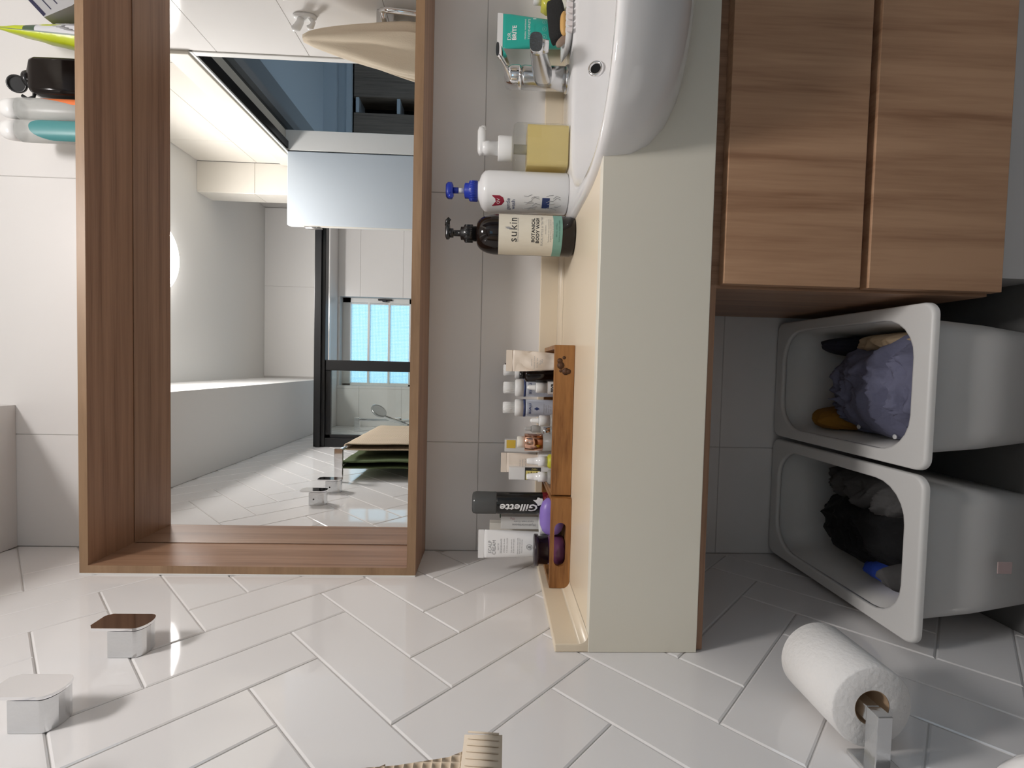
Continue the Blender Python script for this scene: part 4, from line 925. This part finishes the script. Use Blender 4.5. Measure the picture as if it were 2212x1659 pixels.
# ================================================================== LEFT WALL FITTINGS
def wall_tap(y0, zc, label):
    t = thing('wall_tap', label, 'tap', (0, y0, zc), 'square chrome wall taps'); Wd = .042
    def body(pad=0):                                 # D-shaped block: rounded on its lower side
        return [(y0-pad, zc+.025+pad), (y0+Wd+pad, zc+.025+pad), (y0+Wd+pad, zc-.012)]+[(y0+Wd/2+(Wd/2+pad)*math.cos(a), zc-.012-(.013+pad)*math.sin(a)) for a in [PI*k/8 for k in range(1, 8)]]+[(y0-pad, zc-.012)]
    b = MB(); b.loft([[(x, y, z) for y, z in body()] for x in (.0006, .041)], 0, False); b.build('tap_body', CHROME_W, t)
    pl = [(y0-.001, zc-.012), (y0-.001, zc+.048), (y0+.008, zc+.056), (y0+Wd-.006, zc+.056), (y0+Wd+.001, zc+.048), (y0+Wd+.001, zc-.012)]+[(y0+Wd/2+(Wd/2+.001)*math.cos(a), zc-.012-.0145*math.sin(a)) for a in [PI*k/8 for k in range(1, 8)]]
    b = MB(); b.loft([[(x, y, z) for y, z in pl] for x in (.0425, .0465)], 0, False); b.build('lever_plate', CHROME, t)
    b = MB(); b.lathe([(.0025, 0), (.0022, .0012)], .020, y0+Wd+.0001, zc+.010, 10, axis='y'); b.build('grub_screw', RUBBER, t)
    return t
wall_tap(-.442, 1.510, 'square chrome wall tap nearest the mirror cabinet')
wall_tap(-.594, 1.510, 'square chrome wall tap farther from the mirror cabinet')

# towel rail, two bars
tr = thing('towel_rail', 'chrome double towel rail on the herringbone wall', 'towel rail', (0, -1.03, 1.53))
for y in (-.712, -1.400):
    b = MB(); b.box(.0006, .128, y-.006, y+.006, 1.524, 1.556, .002); b.build('bracket', CHROME, tr)
for x, z in ((.058, 1.537), (.118, 1.540)):
    b = MB(); b.tube([(x, -.712, z), (x, -1.400, z)], .006, 12); b.build('bar', CHROME, tr)
def towel(name, label, xb, zb, y0, y1, zf, zk, m_, amp, flare=0.):
    """cloth folded over a bar: front drop towards the room, back drop towards the wall"""
    path = []
    for k in range(15): path.append((xb+.0125+amp*.3*math.sin(k*.9), zf+(zb-.004-zf)*k/14, k/14))
    for k in range(1, 6): a = PI*k/6; path.append((xb+.0115*math.cos(a), zb+.0085*math.sin(a), 1.))
    for k in range(13): path.append((xb-.0115-.001*math.sin(k*.8), zb-.004-(zb-zk)*k/12, 1-k/12))
    rings = []
    ny = 30
    for (x, z, u) in path:
        ring = []
        for j in range(ny+1):
            v = j/ny; y = y0+(y1-y0)*v; y += flare*(1-u)**14*(1 if v < .5 else -1)*(abs(v-.5)*2)
            wv = amp*(1-u)*math.sin(v*13+1.2*u)+.3*amp*math.sin(v*27+2)*(1-u*.5)
            ring.append((x+wv, y, z+.004*math.sin(v*5)*(1-u)))
        rings.append(ring)
    b = MB(); b.loft(rings, 0, True, False, False, closed=False); o = b.build(name, m_)
    md = o.modifiers.new('thick', 'SOLIDIFY'); md.thickness = .0045; md.offset = 0
    return tag(o, label, 'towel')
tw = towel('bath_towel', 'beige waffle towel hung on the outer bar of towel rail', .118, 1.540, -.808, -1.39, .948, 1.05, TOWEL_B, .004, .036)
towel('bath_towel', 'olive green towel hung on the inner bar of towel rail', .058, 1.537, -.742, -1.340, 1.02, 1.12, TOWEL_G, .007, .01)
b = MB()                                             # thick stitched hem along the bottom of the beige towel
pts0 = [];
for j in range(31):
    v = j/30; y = -.808-.582*v+.036*(1 if v < .5 else -1)*(abs(v-.5)*2); wv = .004*math.sin(v*13)+.0012*math.sin(v*27+2); pts0.append((.118+.0125+wv, y, .948+.004*math.sin(v*5)))
b.loft([[(x+sx_, y, z+dz) for x, y, z in pts0] for sx_, dz in ((-.0040, -.003), (.0040, -.003), (.0045, .030), (-.0045, .030), (-.0040, -.003))], 0, True, False, False, closed=False)
for k in (0, 30): x, y, z = pts0[k]; b.add([(x-.004, y, z-.003), (x+.004, y, z-.003), (x+.0045, y, z+.03), (x-.0045, y, z+.03)], [(0, 1, 2, 3)])
for j in range(0, 30):
    for q in range(3):
        v = (j+q/3)/30; i = min(29, int(v*30)); fr_ = v*30-i; p = Vector(pts0[i]).lerp(Vector(pts0[i+1]), fr_)
        b.tube([p+Vector((.0048, 0, 0)), p+Vector((.0050, .0025, .027))], .0011, 4); b.tube([p+Vector((-.0048, 0, 0)), p+Vector((-.0050, .0025, .027))], .0011, 4)
b.build('hem', mat('beige towel hem', (.74, .63, .50), .95), tw, False)

# toilet roll on a square chrome holder
rx, ry0, ry1, rz, rad = .0575, -.632, -.528, .4955, .0500
rl = thing('toilet_roll', 'fat white toilet roll on the square wall holder', 'toilet roll', (rx, (ry0+ry1)/2, rz))
b = MB(); b.lathe([(.0215, 0), (rad-.002, 0), (rad, .002), (rad, ry1-ry0-.002), (rad-.002, ry1-ry0), (.0215, ry1-ry0)], rx, ry0, rz, 48, axis='y', cap=False); b.build('paper', PAPER, rl)
b = MB(); b.lathe([(.0216, .0005), (.0216, ry1-ry0-.0005), (.0206, ry1-ry0-.0005), (.0206, .0005), (.0216, .0005)], rx, ry0, rz, 36, axis='y', cap=False); b.build('cardboard_core', CARD, rl)
rh = thing('toilet_roll_holder', 'square section chrome holder carrying the toilet roll', 'holder', (0, ry0-.02, rz))
b = MB(); b.box(.0006, rx+.009, ry0-.028, ry0-.010, rz-.002, rz+.016, .001); b.build('arm', CHROME_W, rh)
b = MB(); b.box(rx-.009, rx+.009, ry0-.0095, ry1+.008, rz-.001, rz+.015, .001); b.build('spindle', CHROME_W, rh)
b = MB(); b.box(.0006, .006, ry0-.040, ry0+.002, rz-.014, rz+.028, .001); b.build('wall_plate', CHROME_W, rh)

# toilet: rounded cistern at the wall, bowl and seat in front
to = thing('toilet', 'white toilet whose rounded cistern lid shows at the picture corner', 'toilet', (.25, -1.04, 0))
def cis(k, z, a=.235, b_=.200): return [(max(.001, x), y, z) for x, y in sup(0, -1.04, a*k, b_*k, 4., 56)]
b = MB(); b.loft([cis(.90, .0), cis(.92, .30), cis(.955, .575)], 0, True); b.build('cistern', CERAMIC, to)
b = MB(); b.loft([cis(.965, .5755), cis(1.0, .580), cis(1.0, .592), cis(.985, .599), cis(.95, .602)], 0, True); b.build('cistern_lid', CERAMIC, to)
b = MB(); b.loft([z_ring(sup(.40, -.966, a, c, 2.5, 40), z) for a, c, z in ((.13, .10, .0), (.15, .11, .05), (.18, .14, .22), (.23, .18, .36), (.235, .185, .395))], 0, True); b.build('bowl', CERAMIC, to)
b = MB(); b.loft([z_ring(sup(.43, -.966, a, c, 2.4, 40), z) for a, c, z in ((.19, .185, .397), (.195, .19, .402), (.195, .19, .412), (.18, .175, .418))], 0, True); b.build('seat_lid', WHITEG, to)
b = MB(); b.lathe([(.018, .602), (.018, .607), (.016, .608)], .11, -.966, 0, 24); b.build('flush_button', CHROME, to)

# ================================================================== RIGHT WALL FITTINGS (seen in the mirror)
def hook(y, z, label):
    t = thing('coat_hook', label, 'hook', (XR, y, z), 'white leaf shaped coat hooks')
    b = MB(); b.loft([[(XR-x, y+dy*k, z+dz*k) for dy, dz in sup(0, 0, .016, .034, 2.4, 24)] for x, k in ((.0006, 1), (.006, .98), (.010, .8))], 0, True); b.build('hook_plate', WHITEP, t)
    b = MB(); b.tube([(XR-.004, y, z+.010), (XR-.020, y, z+.014), (XR-.034, y, z+.022), (XR-.040, y, z+.036)], [.010, .010, .011, .007], 12); b.build('upper_prong', WHITEP, t)
    b = MB(); b.tube([(XR-.004, y, z-.014), (XR-.018, y, z-.024), (XR-.030, y, z-.020), (XR-.034, y, z-.008)], [.008, .007, .007, .006], 12); b.build('lower_prong', WHITEP, t)
    return t
hook(-.338, 1.535, 'white coat hook holding the cream towel beside the doorway')
hook(-.215, 1.512, 'bare white coat hook nearer the mirror cabinet')
# cream towel hanging from the hook: gathered cone of folds
rings = []; nn = 64
for k in range(26):
    u = k/25; z = 1.535-.60*u; cyw = -.330-.115*u**1.3; hw = .010+.118*min(1, u*1.9)**.75; hd = .010+.034*min(1, u*2.2)**.7
    ring = []
    for i in range(nn):
        a = 2*PI*i/nn; c, s_ = math.cos(a), math.sin(a)
        f = 1+.30*min(1, u*3)*math.sin(4*a+2.6*u+.6)+.16*min(1, u*2.5)*math.sin(9*a-3*u+1)+.07*noise.noise(Vector((c*1.5, s_*1.5, u*3)))
        px, py = hd*f*c, hw*(1+.05*math.sin(7*a))*s_
        ring.append((min(XR-.004, XR-.070-.006*u+px), cyw+py, z))
    rings.append(ring)
b = MB(); b.loft(rings, 0, True, True, True); tag(b.build('hand_towel', TOWEL_C), 'cream cotton towel bunched on a white hook by the doorway', 'towel')
# chrome towel ring on a square mount
rg_ = thing('towel_ring', 'chrome towel ring on a square mount beside the cream towel', 'towel ring', (XR, -.315, 1.29))
b = MB(); b.box(XR-.045, XR-.0006, -.345, -.295, 1.268, 1.318, .002); b.build('mount', CHROME, rg_)
b = MB(); pts = [(XR-.035, -.250, 1.292), (XR-.045, -.30, 1.292), (XR-.048, -.365, 1.290)]+[(XR-.050, -.375-.03*math.sin(a), 1.262+.028*math.cos(a)) for a in [PI/2*k/5 for k in range(6)]]+[(XR-.050, -.405, 1.20), (XR-.050, -.405, 1.165), (XR-.05, -.395, 1.150), (XR-.05, -.26, 1.150), (XR-.045, -.245, 1.165), (XR-.038, -.243, 1.27), (XR-.035, -.250, 1.292)]
b.tube(pts, .0075, 12); b.build('ring', CHROME, rg_)

# shower rail with hand shower (behind the glass)
sr = thing('shower_rail', 'chrome slide rail with hand shower on the shower wall', 'shower rail', (.08, -2.06, 1.3))
for z in (1.845, 1.20):
    b = MB(); b.box(.0006, .095, -2.075, -2.050, z-.018, z+.018, .003); b.build('bracket', CHROME, sr)
b = MB(); b.tube([(.080, -2.062, 1.20), (.080, -2.062, 1.845)], .0085, 14); b.build('slide_bar', CHROME, sr)
b = MB(); b.box(.066, .100, -2.08, -2.04, 1.555, 1.60, .004); b.build('slider', CHROME, sr)
b = MB(); b.tube([(.055, -2.05, 1.52), (.075, -2.035, 1.56), (.095, -2.01, 1.615), (.115, -1.985, 1.655), (.13, -1.97, 1.675)], [.011, .012, .0125, .013, .018], 14); b.build('handle', CHROME, sr)
c0 = Vector((.148, -1.962, 1.683)); nr = Vector((.72, .40, -.55)).normalized(); aa = nr.cross(Vector((0, 0, 1))).normalized(); bb_ = nr.cross(aa)
b = MB(); b.loft([[c0+nr*h+aa*r*math.cos(2*PI*i/32)+bb_*r*math.sin(2*PI*i/32) for i in range(32)] for r, h in ((.010, -.022), (.036, -.016), (.052, -.002), (.053, .006), (.047, .010), (.046, .008))], 0, True); b.build('shower_head', STEEL, sr)
b = MB(); b.tube([(.052, -2.05, 1.515), (.045, -2.03, 1.40), (.06, -1.99, 1.20), (.05, -2.0, .95), (.03, -2.06, .85)], .007, 10); b.build('hose', STEEL, sr)

# ================================================================== LAUNDRY BINS AND CLOTHES
def bin_(label, x0, x1):
    y0, y1, H = -.432, -.004, .261; t = thing('laundry_bin', label, 'bin', ((x0+x1)/2, (y0+y1)/2, 0), 'white laundry bins under the counter')
    def ring(d, z, r): return z_ring(rr(x0+d, x1-d, y0+d, y1-d, r, 6), z)
    tp_ = .044
    b = MB(); b.loft([ring(tp_, .001, .03), ring(.030, .12, .034), ring(.020, H-.010, .038), ring(.0225, H-.010, .036), ring(.0325, .12, .032), ring(tp_+.002, .004, .028)], 0, True, True, True); b.build('bin_body', BINP, t)
    b = MB(); ro = [(x, y) for x, y in rr(x0, x1, y0, y1, .022, 6)]; ri = rr(x0+.0235, x1-.0235, y0+.036, y1-.030, .066, 6)
    sh = lambda p, d: [(x+(((x0+x1)/2)-x)*d, y+(((y0+y1)/2)-y)*d) for x, y in p]
    b.loft([z_ring(ro, H-.011), z_ring(ro, H-.010), z_ring(ro, H-.0055), z_ring(sh(ro, .004), H-.0022), z_ring(sh(ro, .014), H-.0003), z_ring(sh(ro, .022), H), z_ring(sh(ro, .030), H), z_ring(sh(ri, -.028), H), z_ring(sh(ri, -.020), H), z_ring(sh(ri, -.006), H-.0012), z_ring(ri, H-.004), z_ring(ri, H-.005), z_ring(ri, H-.009), z_ring(sh(ro, .02), H-.010), z_ring(ro, H-.011)], 0, True, False, False); b.build('rim', BINP, t)
    return t
bin_('white laundry bin beside the cabinet, holding blue and ochre clothes', .302, .578)
bn = bin_('white laundry bin against the herringbone wall, holding black clothes', .012, .294)
b = MB(); b.box(.130, .150, -.4155, -.4140, .085, .110, .0005); b.build('sticker', mat('faded pink sticker', (.55, .42, .41), .6), bn)

def cloth(name, label, cx, cy, z0, a, c, h, m_, seed, fold=.5, rot=0., e=2.6, nx=72, skew=0., box=None):
    """crumpled garment: rounded heap with ridged folds, closed underneath"""
    b = MB(); vs = []; K = 34
    for k in range(K+1):
        t = k/K; r = t
        for i in range(nx):
            ang = 2*PI*i/nx; ca, sa = math.cos(ang), math.sin(ang)
            ed = 1+.16*noise.noise(Vector((ca*1.4+seed, sa*1.4, 2.)))+.07*noise.noise(Vector((ca*4+seed, sa*4, 5.)))
            px, py = a*r*math.copysign(abs(ca)**(2/e), ca)*ed, c*r*math.copysign(abs(sa)**(2/e), sa)*ed
            hz = h*(1-r**3.2)
            q = Vector((px*17+seed*3, py*17-seed, seed)); q2 = q+Vector((noise.noise(q*.7)*1.6, noise.noise(q*.7+Vector((9, 3, 1)))*1.6, 0))
            rid = 1-abs(noise.noise(Vector((q2.x*.55, q2.y*1.5, seed))))*2.4; rid2 = 1-abs(noise.noise(q2*1.9))*2
            th = .9*noise.noise(Vector((px*6+seed, py*6, seed*2)))+seed
            dd = px*math.cos(th)+py*math.sin(th)+.018*noise.noise(Vector((px*22, py*22, seed)))
            wr = (1-abs(math.sin(dd*75+3*noise.noise(Vector((px*12, py*12, seed+4)))))) ** 1.6
            hz += fold*h*(.26*rid+.20*wr*(.4+.6*abs(noise.noise(Vector((px*14, py*14, seed+7))))*2)-.18)*min(1, (1-r)*3.2)+skew*py
            x, y = px*math.cos(rot)-py*math.sin(rot), px*math.sin(rot)+py*math.cos(rot)
            X, Y, Z = cx+x, cy+y, z0+max(hz, .0015)
            if box:                              # stay inside the tapering bin
                d = .050-.024*(Z-.004)/.25; X = min(max(X, box[0]+d), box[1]-d); Y = min(max(Y, -.432+d), -.004-d)
            vs.append((X, Y, Z))
    fs = []
    for k in range(K):
        for i in range(nx):
            j = (i+1) % nx; fs.append((k*nx+i, k*nx+j, (k+1)*nx+j, (k+1)*nx+i))
    o = len(vs)
    for i in range(nx): x, y, z = vs[K*nx+i]; vs.append((x*.96+cx*.04, y*.96+cy*.04, z0-.004))
    for i in range(nx): j = (i+1) % nx; fs.append((K*nx+i, K*nx+j, o+j, o+i))
    fs.append(tuple(o+i for i in range(nx-1, -1, -1)))
    b.add(vs, fs, 0, True); return tag(b.build(name, m_), label, 'clothing')
# right-hand bin
cloth('trousers', 'dark ink coloured garment in the back corner of right bin', .522, -.105, .080, .026, .060, .125, INK, 3.1, .5, box=(.302, .578))
cloth('t_shirt', 'sand coloured garment beside cabinet under the blue shirt', .520, -.250, .080, .030, .100, .140, SAND, 5.2, .3, box=(.302, .578))
sh_ = cloth('shirt', 'crumpled slate blue shirt heaped in the right bin', .432, -.250, .115, .122, .165, .135, SHIRT, 1.7, .55, .12, skew=-.10, box=(.302, .578))
for x, y, z in ((.350, -.215, .205), (.342, -.300, .200)):
    b = MB(); b.lathe([(.0045, 0), (.0045, .002), (.003, .0025)], x, y, z, 12); b.build('button', PRINT_WHITE, sh_, False)
cloth('t_shirt', 'crumpled ochre garment at the back left of right bin', .356, -.105, .100, .034, .078, .125, OCHRE, 8.4, .6, box=(.302, .578))
# left-hand bin
cloth('jumper', 'charcoal garment at the right side of left bin', .222, -.225, .095, .050, .170, .135, GREYC, 4.3, .6, -.06, skew=-.10, box=(.012, .294))
cloth('jumper', 'large black garment heaped in the left bin', .140, -.222, .110, .090, .175, .120, BLACKC, 9.9, .4, .1, skew=-.06, box=(.012, .294))
cloth('t_shirt', 'bright blue garment peeking out under the black heap', .074, -.285, .105, .030, .065, .110, BLUEC, 2.2, .5, box=(.012, .294))
cloth('sock', 'small grey garment at the front left of left bin', .092, -.352, .100, .038, .042, .145, GREYC, 6.6, .5, box=(.012, .294))
